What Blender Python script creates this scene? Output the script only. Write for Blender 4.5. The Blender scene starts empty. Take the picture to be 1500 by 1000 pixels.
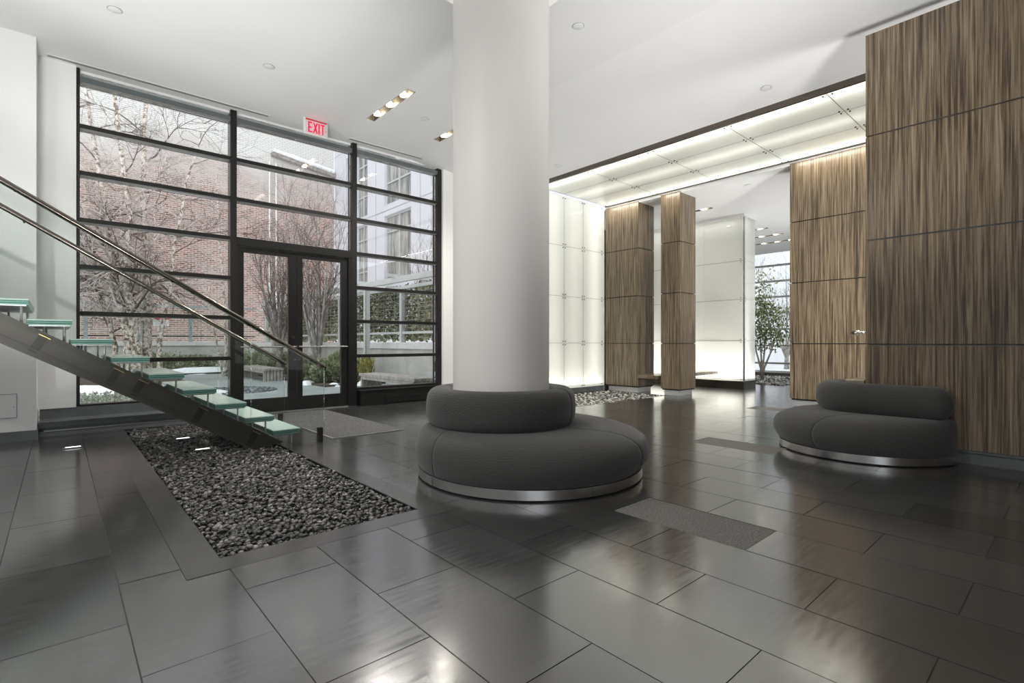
import bpy, math, random
import numpy as np
from mathutils import Vector, Matrix

random.seed(7)
sc = bpy.context.scene
COL = sc.collection
PI = math.pi

# ------------------------------------------------------------------ helpers
ORG = {}


def tag(o, label=None, cat=None, group=None, kind=None):
    if label: o['label'] = label
    if cat: o['category'] = cat
    if group: o['group'] = group
    if kind: o['kind'] = kind
    return o


def empty(name, loc, label, cat, group=None, kind=None):
    o = bpy.data.objects.new(name, None)
    o.empty_display_size = 0.1
    COL.objects.link(o)
    o.location = loc
    ORG[o.name] = Vector(loc)
    return tag(o, label, cat, group, kind)


class MB:
    def __init__(self):
        self.v = []
        self.f = []

    def add(self, vs, fs):
        b = len(self.v)
        self.v.extend([tuple(p) for p in vs])
        self.f.extend([tuple(i + b for i in q) for q in fs])
        return self

    def box(self, x0, y0, z0, x1, y1, z1):
        return self.add([(x0, y0, z0), (x1, y0, z0), (x1, y1, z0), (x0, y1, z0), (x0, y0, z1), (x1, y0, z1), (x1, y1, z1), (x0, y1, z1)],
                        [(0, 3, 2, 1), (4, 5, 6, 7), (0, 1, 5, 4), (1, 2, 6, 5), (2, 3, 7, 6), (3, 0, 4, 7)])

    def sheet(self, x0, y0, z0, x1, y1, z1, skip):
        """box with one hidden face left open ('y1' = far y face ...)"""
        F = {'z0': (0, 3, 2, 1), 'z1': (4, 5, 6, 7), 'y0': (0, 1, 5, 4), 'x1': (1, 2, 6, 5), 'y1': (2, 3, 7, 6), 'x0': (3, 0, 4, 7)}
        return self.add([(x0, y0, z0), (x1, y0, z0), (x1, y1, z0), (x0, y1, z0), (x0, y0, z1), (x1, y0, z1), (x1, y1, z1), (x0, y1, z1)],
                        [f for k, f in F.items() if k != skip])

    def prism(self, poly, a, b, axis='z'):
        """extrude a polygon (list of 2-tuples) along an axis from a to b"""
        n = len(poly)
        def P(p, t):
            if axis == 'z': return (p[0], p[1], t)
            if axis == 'y': return (p[0], t, p[1])
            return (t, p[0], p[1])
        vs = [P(p, a) for p in poly] + [P(p, b) for p in poly]
        fs = [tuple(range(n))[::-1], tuple(range(n, 2 * n))] + [(i, (i + 1) % n, n + (i + 1) % n, n + i) for i in range(n)]
        return self.add(vs, fs)

    def cyl(self, p0, p1, r0, r1=None, n=16, cap=True):
        return self.tube([p0, p1], [r0, r0 if r1 is None else r1], n, cap)

    def tube(self, pts, rad, n=8, cap=True):
        pts = [Vector(p) for p in pts]
        m = len(pts)
        if not hasattr(rad, '__len__'): rad = [rad] * m
        t = (pts[1] - pts[0]).normalized()
        u = t.orthogonal().normalized()
        vs = []
        for i, p in enumerate(pts):
            if i == 0: tt = pts[1] - pts[0]
            elif i == m - 1: tt = pts[-1] - pts[-2]
            else: tt = pts[i + 1] - pts[i - 1]
            tt = tt.normalized()
            u = (u - tt * u.dot(tt))
            if u.length < 1e-5: u = tt.orthogonal()
            u.normalize()
            w = tt.cross(u)
            for k in range(n):
                a = 2 * PI * k / n
                vs.append(p + (u * math.cos(a) + w * math.sin(a)) * rad[i])
        fs = []
        for i in range(m - 1):
            for k in range(n):
                k2 = (k + 1) % n
                fs.append((i * n + k, i * n + k2, (i + 1) * n + k2, (i + 1) * n + k))
        if cap:
            fs.append(tuple(range(n))[::-1])
            fs.append(tuple(range((m - 1) * n, m * n)))
        return self.add(vs, fs)

    def lathe(self, prof, c=(0, 0), n=32, cap=True):
        """profile list of (r, z) revolved about the vertical through c"""
        vs, fs = [], []
        for r, z in prof:
            for k in range(n):
                a = 2 * PI * k / n
                vs.append((c[0] + r * math.cos(a), c[1] + r * math.sin(a), z))
        for i in range(len(prof) - 1):
            for k in range(n):
                k2 = (k + 1) % n
                fs.append((i * n + k, i * n + k2, (i + 1) * n + k2, (i + 1) * n + k))
        if cap:
            fs.append(tuple(range(n))[::-1])
            fs.append(tuple(range((len(prof) - 1) * n, len(prof) * n)))
        return self.add(vs, fs)

    def grid(self, rows, closed_u=False, closed_v=False):
        nr, nc = len(rows), len(rows[0])
        vs = [p for r in rows for p in r]
        fs = []
        for i in range(nr if closed_u else nr - 1):
            for j in range(nc if closed_v else nc - 1):
                i2, j2 = (i + 1) % nr, (j + 1) % nc
                fs.append((i * nc + j, i * nc + j2, i2 * nc + j2, i2 * nc + j))
        return self.add(vs, fs)

    def build(self, name, mat, parent=None, smooth=False, bevel=0, label=None, cat=None, group=None, kind=None, org=None):
        if parent is not None:
            o0 = ORG[parent.name]
        elif org is not None:
            o0 = Vector(org)
        else:
            xs = [p[0] for p in self.v]; ys = [p[1] for p in self.v]; zs = [p[2] for p in self.v]
            o0 = Vector(((min(xs) + max(xs)) / 2, (min(ys) + max(ys)) / 2, min(zs)))
        me = bpy.data.meshes.new(name)
        me.from_pydata([(p[0] - o0.x, p[1] - o0.y, p[2] - o0.z) for p in self.v], [], self.f)
        me.update()
        if smooth:
            me.polygons.foreach_set('use_smooth', [True] * len(me.polygons))
        me.materials.append(mat)
        o = bpy.data.objects.new(name, me)
        COL.objects.link(o)
        ORG[o.name] = o0
        if parent is not None:
            o.parent = parent
        else:
            o.location = o0
        if bevel:
            b = o.modifiers.new('bevel', 'BEVEL')
            b.width = bevel
            b.segments = 2
            b.limit_method = 'ANGLE'
            b.angle_limit = math.radians(40)
        if smooth == 'auto':
            for p in me.polygons: p.use_smooth = True
            me.set_sharp_from_angle(angle=math.radians(35))
        return tag(o, label, cat, group, kind)


def copy_tree(o, parent=None):
    c = o.copy()
    COL.objects.link(c)
    if parent is not None: c.parent = parent
    ORG[c.name] = ORG[o.name]
    for ch in list(o.children):
        copy_tree(ch, c)
    return c


def rect_sub(r, holes):
    """rectangle (x0,y0,x1,y1) minus rectangles -> list of rectangles"""
    out = [r]
    for h in holes:
        nxt = []
        for a in out:
            x0, y0, x1, y1 = a
            hx0, hy0, hx1, hy1 = max(h[0], x0), max(h[1], y0), min(h[2], x1), min(h[3], y1)
            if hx0 >= hx1 or hy0 >= hy1:
                nxt.append(a); continue
            if y0 < hy0: nxt.append((x0, y0, x1, hy0))
            if hy1 < y1: nxt.append((x0, hy1, x1, y1))
            if x0 < hx0: nxt.append((x0, hy0, hx0, hy1))
            if hx1 < x1: nxt.append((hx1, hy0, x1, hy1))
        out = nxt
    return out


# ------------------------------------------------------------------ materials
class NT:
    def __init__(self, name):
        self.m = bpy.data.materials.new(name)
        self.m.use_nodes = True
        self.t = self.m.node_tree
        for n in list(self.t.nodes): self.t.nodes.remove(n)
        self.out = self.t.nodes.new('ShaderNodeOutputMaterial')

    def n(self, typ, **kw):
        nd = self.t.nodes.new(typ)
        for k, v in kw.items():
            if k in nd.inputs: nd.inputs[k].default_value = v
            else: setattr(nd, k, v)
        return nd

    def l(self, a, b):
        self.t.links.new(a, b)

    def ramp(self, fac, stops):
        r = self.n('ShaderNodeValToRGB')
        el = r.color_ramp.elements
        while len(el) < len(stops): el.new(0.5)
        for e, (p, c) in zip(el, stops):
            e.position = p
            e.color = (*c, 1) if len(c) == 3 else c
        self.l(fac, r.inputs[0])
        return r.outputs[0]

    def pos(self, scale=(1, 1, 1)):
        g = self.n('ShaderNodeNewGeometry')
        mp = self.n('ShaderNodeMapping')
        mp.inputs['Scale'].default_value = scale
        self.l(g.outputs['Position'], mp.inputs['Vector'])
        return mp.outputs[0]

    def noise(self, vec, scale, detail=3, rough=0.5, dist=0.0):
        nd = self.n('ShaderNodeTexNoise')
        nd.inputs['Scale'].default_value = scale
        nd.inputs['Detail'].default_value = detail
        nd.inputs['Roughness'].default_value = rough
        nd.inputs['Distortion'].default_value = dist
        if vec is not None: self.l(vec, nd.inputs['Vector'])
        return nd.outputs['Fac']

    def bump(self, h, strength=0.2, dist=0.01):
        b = self.n('ShaderNodeBump')
        b.inputs['Strength'].default_value = strength
        b.inputs['Distance'].default_value = dist
        self.l(h, b.inputs['Height'])
        return b.outputs[0]

    def pbr(self, color=(.5, .5, .5), rough=.5, metal=0, spec=.5, normal=None, colsock=None, roughsock=None, **kw):
        p = self.n('ShaderNodeBsdfPrincipled')
        p.inputs['Base Color'].default_value = (*color, 1)
        p.inputs['Roughness'].default_value = rough
        p.inputs['Metallic'].default_value = metal
        p.inputs['Specular IOR Level'].default_value = spec
        for k, v in kw.items(): p.inputs[k.replace('_', ' ')].default_value = v
        if colsock: self.l(colsock, p.inputs['Base Color'])
        if roughsock: self.l(roughsock, p.inputs['Roughness'])
        if normal: self.l(normal, p.inputs['Normal'])
        self.l(p.outputs[0], self.out.inputs[0])
        return self.m


def flat(name, color, rough=.5, metal=0, spec=.5, var=.06, scale=6, bump=0):
    """plain paint / metal with a little procedural variation"""
    k = NT(name)
    f = k.noise(k.pos(), scale, 4)
    c = k.ramp(f, [(.3, tuple(x * (1 - var) for x in color)), (.7, tuple(min(1, x * (1 + var)) for x in color))])
    nm = k.bump(k.noise(k.pos(), scale * 20, 3), bump, .002) if bump else None
    return k.pbr(color, rough, metal, spec, normal=nm, colsock=c)


def emis(name, color, strength):
    k = NT(name)
    e = k.n('ShaderNodeEmission')
    e.inputs[0].default_value = (*color, 1)
    e.inputs[1].default_value = strength
    k.l(e.outputs[0], k.out.inputs[0])
    return k.m


def clear_glass(name, tint=(.97, .99, .98), ior=1.5, refl=1.0):
    """thin architectural glass: see-through pane with Fresnel reflection"""
    k = NT(name)
    tr = k.n('ShaderNodeBsdfTransparent'); tr.inputs[0].default_value = (*tint, 1)
    gl = k.n('ShaderNodeBsdfGlossy'); gl.inputs['Roughness'].default_value = 0.0
    gl.inputs['Color'].default_value = (refl, refl, refl, 1)
    fr = k.n('ShaderNodeFresnel'); fr.inputs[0].default_value = ior
    mx = k.n('ShaderNodeMixShader')
    k.l(fr.outputs[0], mx.inputs[0]); k.l(tr.outputs[0], mx.inputs[1]); k.l(gl.outputs[0], mx.inputs[2])
    k.l(mx.outputs[0], k.out.inputs[0])
    return k.m


def milk_glass(name, color, gloss_rough=.03):
    """translucent opal glass: lit from behind, glossy face"""
    k = NT(name)
    tl = k.n('ShaderNodeBsdfTranslucent'); tl.inputs[0].default_value = (*color, 1)
    df = k.n('ShaderNodeBsdfDiffuse'); df.inputs[0].default_value = (*color, 1)
    m0 = k.n('ShaderNodeMixShader'); m0.inputs[0].default_value = .45
    k.l(tl.outputs[0], m0.inputs[1]); k.l(df.outputs[0], m0.inputs[2])
    gl = k.n('ShaderNodeBsdfGlossy'); gl.inputs['Roughness'].default_value = gloss_rough
    fr = k.n('ShaderNodeFresnel'); fr.inputs[0].default_value = 1.5
    mx = k.n('ShaderNodeMixShader')
    k.l(fr.outputs[0], mx.inputs[0]); k.l(m0.outputs[0], mx.inputs[1]); k.l(gl.outputs[0], mx.inputs[2])
    k.l(mx.outputs[0], k.out.inputs[0])
    return k.m


M = {}
M['plaster'] = flat('white_plaster', (.84, .84, .835), .6, spec=.3, var=.015, scale=2)
M['ceiling'] = flat('white_ceiling_paint', (.86, .86, .86), .8, spec=.2, var=.01, scale=1.5)
M['column'] = flat('white_column_plaster', (.80, .785, .76), .45, spec=.35, var=.02, scale=1.2)
M['frame'] = flat('dark_bronze_metal', (.016, .0155, .015), .38, .3, var=.1)
M['underside'] = flat('grey_underside', (.30, .295, .285), .5, .2, var=.06)
M['beam'] = flat('blue_grey_head_beam', (.13, .15, .155), .4, .2, var=.08)
M['doorframe'] = flat('dark_door_metal', (.015, .0145, .014), .35, .3, var=.1)
M['steel'] = flat('brushed_steel', (.62, .62, .62), .27, 1.0, var=.05, scale=30)
M['steel_dark'] = flat('dark_polished_tube', (.16, .14, .12), .2, 1.0, var=.05)
M['stringer'] = flat('stair_steel_paint', (.075, .072, .06), .42, .2, var=.1, scale=3)
M['bracket'] = flat('dark_steel_plate', (.038, .035, .029), .42, .2, var=.1)
M['glint'] = flat('gold_glint', (.75, .55, .28), .3, 1.0)
M['stone'] = flat('slate_base_stone', (.125, .137, .142), .42, var=.2, scale=5)
M['black'] = flat('black_metal', (.012, .012, .012), .4, .3)
M['chrome'] = flat('polished_chrome', (.9, .9, .9), .06, 1.0, var=.01)
M['white_metal'] = flat('white_enamel', (.8, .8, .79), .4, var=.02)
M['alu'] = flat('grey_aluminium', (.45, .46, .47), .35, .8)
M['plinth'] = flat('pale_steel_plinth', (.72, .72, .71), .3, .7, var=.04)
M['lampmetal'] = flat('lamp_housing_bronze', (.11, .098, .08), .4, .7)
M['seal'] = flat('grey_joint_seal', (.25, .26, .23), .6)
M['champagne'] = flat('champagne_metal', (.36, .32, .25), .32, .6)
M['red'] = flat('red_enamel', (.65, .03, .04), .4)
M['glass'] = clear_glass('clear_window_glass', (.97, .985, .98))
M['rail_glass'] = clear_glass('clear_balustrade_glass', (.98, .995, .99), refl=.8)
M['opal'] = milk_glass('opal_glass', (.90, .91, .86))
M['opal_soffit'] = milk_glass('opal_soffit_glass', (.86, .87, .81), .015)
M['glass_edge'] = flat('pale_glass_edge', (.75, .82, .76), .2)
M['bulb'] = emis('lamp_bulb', (1, .88, .68), 30)
M['bulb_cool'] = emis('floor_lamp_lens', (1, .97, .95), 2.2)
M['cove'] = emis('cove_lamp', (1, .97, .92), 3.2)
M['exit_red'] = emis('exit_letters', (1, .01, .05), 1.3)
M['exit_face'] = flat('exit_face', (.66, .67, .67), .3, var=.02)

# wood veneer: vertical dark figured stripes
def wood_mat():
    k = NT('striped_wood_veneer')
    v1 = k.pos((62, 62, 1.3))
    v2 = k.pos((20, 20, .5))
    v3 = k.pos((150, 150, 3))
    a = k.noise(v1, 1.0, 5, .6, .35)
    b = k.noise(v2, 1.0, 3, .5, .4)
    c = k.noise(v3, 1.0, 2, .5)
    s1 = k.n('ShaderNodeMath', operation='MULTIPLY'); k.l(a, s1.inputs[0]); s1.inputs[1].default_value = .64
    s2 = k.n('ShaderNodeMath', operation='MULTIPLY'); k.l(b, s2.inputs[0]); s2.inputs[1].default_value = .14
    s3 = k.n('ShaderNodeMath', operation='MULTIPLY'); k.l(c, s3.inputs[0]); s3.inputs[1].default_value = .22
    ad = k.n('ShaderNodeMath', operation='ADD'); k.l(s1.outputs[0], ad.inputs[0]); k.l(s2.outputs[0], ad.inputs[1])
    ad2 = k.n('ShaderNodeMath', operation='ADD'); k.l(ad.outputs[0], ad2.inputs[0]); k.l(s3.outputs[0], ad2.inputs[1])
    col = k.ramp(ad2.outputs[0], [(.36, (.026, .017, .011)), (.44, (.080, .055, .034)), (.52, (.185, .136, .086)), (.64, (.33, .262, .178))])
    return k.pbr(rough=.3, spec=.6, colsock=col, normal=k.bump(ad2.outputs[0], .15, .004))
M['wood'] = wood_mat()

def fabric_mat():
    k = NT('grey_woven_fabric')
    v = k.pos()
    f = k.noise(v, 4, 3)
    w1 = k.n('ShaderNodeTexWave'); w1.wave_type = 'BANDS'; w1.bands_direction = 'Z'
    w1.inputs['Scale'].default_value = 19; w1.inputs['Distortion'].default_value = 6.0; w1.inputs['Detail'].default_value = 3; w1.inputs['Detail Scale'].default_value = 2.5
    k.l(v, w1.inputs['Vector'])
    w2 = k.n('ShaderNodeTexWave'); w2.wave_type = 'BANDS'; w2.bands_direction = 'DIAGONAL'
    w2.inputs['Scale'].default_value = 21; w2.inputs['Distortion'].default_value = 6.0; w2.inputs['Detail'].default_value = 3
    k.l(v, w2.inputs['Vector'])
    sp = k.noise(v, 130, 2)
    mx = k.n('ShaderNodeMath', operation='ADD'); k.l(w1.outputs[1], mx.inputs[0]); k.l(w2.outputs[1], mx.inputs[1])
    md = k.n('ShaderNodeMath', operation='MULTIPLY_ADD'); k.l(sp, md.inputs[0]); md.inputs[1].default_value = 1.3; k.l(mx.outputs[0], md.inputs[2])
    c = k.ramp(md.outputs[0], [(.35, (.026, .0255, .025)), (1.0, (.066, .065, .063))])
    return k.pbr(rough=.9, spec=.15, colsock=c, normal=k.bump(md.outputs[0], .22, .005), Sheen_Weight=.2, Sheen_Roughness=.5)
M['fabric'] = fabric_mat()

def tile_mat():
    k = NT('honed_dark_slate_tile')
    g = k.n('ShaderNodeNewGeometry')
    v = k.pos()
    n1 = k.noise(v, 1.6, 5, .6)
    n2 = k.noise(k.pos((1, 9, 1)), 5, 4)
    c = k.ramp(n1, [(.3, (.030, .031, .032)), (.7, (.050, .050, .049))])
    hs = k.n('ShaderNodeHueSaturation')
    mr = k.n('ShaderNodeMapRange'); k.l(g.outputs['Random Per Island'], mr.inputs[0]); mr.inputs[3].default_value = .72; mr.inputs[4].default_value = 1.3
    k.l(mr.outputs[0], hs.inputs['Value']); k.l(c, hs.inputs['Color'])
    rr = k.n('ShaderNodeMapRange'); k.l(n2, rr.inputs[0]); rr.inputs[1].default_value = .3; rr.inputs[2].default_value = .7; rr.inputs[3].default_value = .13; rr.inputs[4].default_value = .21
    return k.pbr(spec=.5, IOR=2.7, colsock=hs.outputs[0], roughsock=rr.outputs[0], normal=k.bump(k.noise(v, 9, 3), .03, .004))
M['tile'] = tile_mat()
M['grout'] = flat('dark_grout', (.07, .068, .066), .8)
M['curbstone'] = flat('bed_border_stone', (.055, .055, .054), .2, spec=.9, var=.15, scale=4)
M['mat'] = flat('speckled_entry_mat', (.105, .104, .102), .95, spec=.1, var=.55, scale=60, bump=.6)

M['carpet'] = flat('grey_speckled_carpet_tile', (.185, .18, .168), .95, spec=.1, var=.35, scale=90, bump=.5)

def pebble_mat(name, stops):
    k = NT(name)
    g = k.n('ShaderNodeNewGeometry')
    c = k.ramp(g.outputs['Random Per Island'], stops)
    f = k.noise(k.pos(), 60, 3)
    mx = k.n('ShaderNodeMix', data_type='RGBA', blend_type='MULTIPLY')
    mx.inputs[0].default_value = .5
    r = k.ramp(f, [(.3, (.6, .6, .6)), (.7, (1.3, 1.3, 1.3))])
    k.l(c, mx.inputs[6]); k.l(r, mx.inputs[7])
    return k.pbr(rough=.27, spec=.8, colsock=mx.outputs[2])
M['pebble'] = pebble_mat('dark_river_pebbles', [(0, (.016, .016, .017)), (.5, (.045, .043, .042)), (.8, (.11, .102, .095)), (1, (.24, .225, .21))])
M['gravel'] = pebble_mat('mixed_pale_gravel', [(0, (.03, .028, .025)), (.35, (.12, .115, .105)), (.7, (.38, .37, .34)), (1, (.7, .68, .64))])
M['pebble_blue'] = pebble_mat('blue_grey_pebbles', [(0, (.03, .035, .045)), (.6, (.09, .10, .12)), (1, (.3, .31, .33))])

def tread_mat(name, col, rough):
    k = NT(name)
    f = k.noise(k.pos(), 30, 2)
    c = k.ramp(f, [(.3, tuple(x * .95 for x in col)), (.7, col)])
    return k.pbr(rough=rough, spec=.5, colsock=c)
M['tread_top'] = tread_mat('frosted_green_glass', (.74, .97, .89), .10)
M['tread_edge'] = tread_mat('green_glass_edge', (.30, .62, .53), .12)
M['tread_gap'] = tread_mat('dark_green_interlayer', (.03, .11, .09), .3)

def brick_mat():
    k = NT('weathered_brick_facade')
    g = k.n('ShaderNodeNewGeometry')
    sp = k.n('ShaderNodeSeparateXYZ'); k.l(g.outputs['Position'], sp.inputs[0])
    cb = k.n('ShaderNodeCombineXYZ'); k.l(sp.outputs[0], cb.inputs[0]); k.l(sp.outputs[2], cb.inputs[1])
    br = k.n('ShaderNodeTexBrick')
    br.inputs['Color1'].default_value = (.15, .06, .042, 1); br.inputs['Color2'].default_value = (.46, .25, .19, 1)
    br.inputs['Mortar'].default_value = (.60, .51, .47, 1)
    br.inputs['Scale'].default_value = 1; br.inputs['Mortar Size'].default_value = .016
    br.inputs['Brick Width'].default_value = .25; br.inputs['Row Height'].default_value = .085
    br.inputs['Bias'].default_value = -.1
    k.l(cb.outputs[0], br.inputs['Vector'])
    # grey, soot and whitewash patches
    n1 = k.noise(k.pos((.35, .35, .5)), 1, 5, .6, .3)
    n2 = k.noise(k.pos((.8, .8, 2.5)), 1.4, 5, .65)
    grey = k.ramp(n2, [(.42, (0, 0, 0)), (.62, (1, 1, 1))])
    m1 = k.n('ShaderNodeMix', data_type='RGBA'); k.l(br.outputs[0], m1.inputs[6]); m1.inputs[7].default_value = (.42, .36, .34, 1)
    sg = k.n('ShaderNodeMath', operation='MULTIPLY'); k.l(grey, sg.inputs[0]); sg.inputs[1].default_value = .55
    k.l(sg.outputs[0], m1.inputs[0])
    # whitewash above a wavy height line
    h = k.n('ShaderNodeMath', operation='MULTIPLY_ADD'); k.l(n1, h.inputs[0]); h.inputs[1].default_value = 3.0; k.l(sp.outputs[2], h.inputs[2])
    mr = k.n('ShaderNodeMapRange'); k.l(h.outputs[0], mr.inputs[0]); mr.inputs[1].default_value = 9.2; mr.inputs[2].default_value = 11.6
    m2 = k.n('ShaderNodeMix', data_type='RGBA'); k.l(m1.outputs[2], m2.inputs[6])
    wash = k.n('ShaderNodeMix', data_type='RGBA'); k.l(br.outputs[1], wash.inputs[0]); wash.inputs[6].default_value = (.72, .70, .67, 1); wash.inputs[7].default_value = (.52, .50, .48, 1)
    k.l(wash.outputs[2], m2.inputs[7]); k.l(mr.outputs[0], m2.inputs[0])
    return k.pbr(rough=.9, spec=.1, colsock=m2.outputs[2], normal=k.bump(br.outputs[1], -.4, .02))
M['brick'] = brick_mat()
M['lavender'] = flat('pale_lavender_panel', (.62, .61, .66), .5, var=.03, scale=.6)
M['win_frame'] = flat('pale_grey_window_frame', (.5, .5, .5), .4, .2)
M['concrete'] = flat('board_concrete', (.50, .49, .46), .85, spec=.2, var=.15, scale=3, bump=.15)
M['capstone'] = flat('pale_cap_stone', (.68, .67, .66), .7, spec=.2, var=.05)
M['fence'] = flat('grey_fence_paint', (.30, .335, .345), .5, var=.08)
M['trellis'] = flat('pale_trellis_paint', (.58, .59, .58), .5, var=.06)
M['oldwood'] = flat('weathered_grey_timber', (.40, .37, .34), .8, spec=.15, var=.25, scale=9)
M['snow'] = flat('snow', (.88, .89, .92), .7, spec=.2, var=.03, bump=.3)
M['soil'] = flat('dark_planting_soil', (.10, .085, .07), .95, spec=.1, var=.5, scale=14, bump=.5)
M['patio'] = None

def patio_mat():
    k = NT('bluestone_paving')
    br = k.n('ShaderNodeTexBrick')
    br.inputs['Color1'].default_value = (.29, .32, .32, 1); br.inputs['Color2'].default_value = (.36, .385, .38, 1)
    br.inputs['Mortar'].default_value = (.2, .21, .21, 1)
    br.inputs['Scale'].default_value = 1; br.inputs['Mortar Size'].default_value = .006
    br.inputs['Brick Width'].default_value = 1.2; br.inputs['Row Height'].default_value = .6
    k.l(k.pos(), br.inputs['Vector'])
    return k.pbr(rough=.6, spec=.3, colsock=br.outputs[0])
M['patio'] = patio_mat()

def bark_mat():
    k = NT('peeling_birch_bark')
    n = k.noise(k.pos((6, 6, 5)), 2.2, 5, .7, .6)
    c = k.ramp(n, [(.36, (.10, .075, .06)), (.46, (.32, .24, .19)), (.54, (.78, .70, .63)), (.75, (.90, .85, .80))])
    return k.pbr(rough=.8, spec=.15, colsock=c, normal=k.bump(n, .5, .02))
M['birch'] = bark_mat()
M['twig'] = flat('brown_twig', (.13, .095, .085), .8, spec=.15, var=.4, scale=8)
M['twig_pale'] = flat('pale_twig', (.58, .50, .47), .8, spec=.15, var=.4, scale=8)
M['greybark'] = flat('grey_bark', (.30, .27, .25), .85, spec=.15, var=.4, scale=9)

def leaf_mat(name, stops):
    k = NT(name)
    g = k.n('ShaderNodeNewGeometry')
    c = k.ramp(g.outputs['Random Per Island'], stops)
    p = k.n('ShaderNodeBsdfPrincipled'); p.inputs['Roughness'].default_value = .5
    k.l(c, p.inputs['Base Color'])
    tl = k.n('ShaderNodeBsdfTranslucent'); k.l(c, tl.inputs[0])
    mx = k.n('ShaderNodeMixShader'); mx.inputs[0].default_value = .3
    k.l(p.outputs[0], mx.inputs[1]); k.l(tl.outputs[0], mx.inputs[2]); k.l(mx.outputs[0], k.out.inputs[0])
    return k.m
M['juniper'] = leaf_mat('juniper_needles', [(0, (.10, .13, .06)), (.6, (.27, .32, .17)), (1, (.52, .55, .36))])
M['ficus'] = leaf_mat('ficus_leaf', [(0, (.05, .08, .03)), (.6, (.15, .20, .08)), (1, (.33, .38, .2))])
M['ivy'] = leaf_mat('ivy_leaf', [(0, (.06, .07, .035)), (.6, (.20, .22, .11)), (1, (.62, .62, .42))])
M['yellowgreen'] = leaf_mat('yellow_green_leaf', [(0, (.10, .10, .03)), (.6, (.35, .33, .08)), (1, (.62, .55, .16))])
M['groundcover'] = leaf_mat('pale_groundcover_leaf', [(0, (.16, .18, .13)), (.6, (.34, .37, .28)), (1, (.6, .61, .52))])
M['winpane'] = None

def dark_pane():
    k = NT('reflective_window_pane')
    n = k.noise(k.pos((1, 3.5, .5)), 1.2, 4, .6)
    c = k.ramp(n, [(.35, (.10, .10, .10)), (.6, (.42, .41, .39))])
    return k.pbr(rough=.05, spec=.8, colsock=c)
M['winpane'] = dark_pane()
M['pink_board'] = flat('white_sign_board', (.82, .80, .80), .5, var=.02)
M['glaze_far'] = clear_glass('far_window_glass')
M['street'] = flat('pale_street_ground', (.62, .62, .63), .8, var=.1, scale=1)
M['pale_facade'] = flat('pale_street_facade', (.78, .78, .80), .8, var=.06, scale=.4)

# ------------------------------------------------------------------ camera, world
HC = 1.05
cam = bpy.data.cameras.new('camera')
cam.sensor_width = 36.0
cam.lens = 747.2 / 1500 * 36
cam.shift_y = 0.001
cam.clip_end = 200
co = bpy.data.objects.new('camera', cam)
COL.objects.link(co)
co.location = (0, 0, HC)
co.rotation_euler = (PI / 2, 0, -math.radians(41.6))
sc.camera = co

w = bpy.data.worlds.new('overcast_sky')
sc.world = w
w.use_nodes = True
bg = w.node_tree.nodes['Background']
bg.inputs[0].default_value = (.93, .965, 1.0, 1)
bg.inputs[1].default_value = 1.85

vs = sc.view_settings
vs.view_transform = 'Standard'
vs.look = 'None'
vs.gamma = 1
vs.use_curve_mapping = False
vs.exposure = 0.3

ZC = 4.355      # ceiling height
FY = 8.05       # face of the window wall


def area(name, loc, rot, sx, sy, power, color=(1, 1, 1), spread=PI):
    l = bpy.data.lights.new(name, 'AREA')
    l.shape = 'RECTANGLE'
    l.size = sx
    l.size_y = sy
    l.energy = power
    l.color = color
    l.spread = spread
    o = bpy.data.objects.new(name, l)
    COL.objects.link(o)
    o.location = loc
    o.rotation_euler = rot
    return o


# ------------------------------------------------------------------ room shell
BED = (.42, 2.64, 1.84, 7.70)         # outer edge of the pebble bed border
BED_IN = (.585, 2.80, 1.695, 7.70)
GRV = (5.75, 5.52, 9.02, 7.0)
MAT = (2.22, 5.45, 3.10, 7.86)
INS = [(2.597, 1.147, 2.993, 1.967), (4.999, 1.967, 5.399, 2.787), (8.202, 2.787, 8.602, 3.607)]
FX0, FX1, FY0, FY1 = -6.0, 17.6, -5.0, 8.4
rng = np.random.default_rng(3)
mb = MB()
PITCH, LEN, G = .4003, .82, .0022
k0 = int(math.floor((FX0 - .192) / PITCH)); k1 = int(math.ceil((FX1 - .192) / PITCH))
for k in range(k0, k1 + 1):
    x0 = .192 + PITCH * k; x1 = x0 + PITCH
    off = 1.967 if k % 2 == 0 else 1.557
    j0 = int(math.floor((FY0 - off) / LEN)); j1 = int(math.ceil((FY1 - off) / LEN))
    for j in range(j0, j1 + 1):
        y0 = off + LEN * j; y1 = y0 + LEN
        r = (max(x0, FX0) + G, max(y0, FY0) + G, min(x1, FX1) - G, min(y1, FY1) - G)
        if r[0] >= r[2] or r[1] >= r[3]: continue
        tz = rng.normal(0, .00035, 2)
        for q in rect_sub(r, [BED, GRV] + INS):
            if q[2] - q[0] < .006 or q[3] - q[1] < .006: continue
            def zz(x, y): return (x - x0) / PITCH * tz[0] + (y - y0) / LEN * tz[1]
            c = [(q[0], q[1]), (q[2], q[1]), (q[2], q[3]), (q[0], q[3])]
            top = [(x, y, zz(x, y)) for x, y in c]
            bot = [(x, y, -.012) for x, y in c]
            mb.add(top + bot, [(0, 1, 2, 3), (4, 5, 1, 0), (5, 6, 2, 1), (6, 7, 3, 2), (7, 4, 0, 3)])
floor = mb.build('floor', M['tile'], org=(0, 0, 0), label='dark grey slate tile floor in running bond', cat='floor', kind='structure')
mb = MB()
for q in rect_sub((FX0, FY0, FX1, FY1), [BED_IN, GRV]):
    mb.add([(q[0], q[1], -.004), (q[2], q[1], -.004), (q[2], q[3], -.004), (q[0], q[3], -.004)], [(0, 1, 2, 3)])
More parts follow.
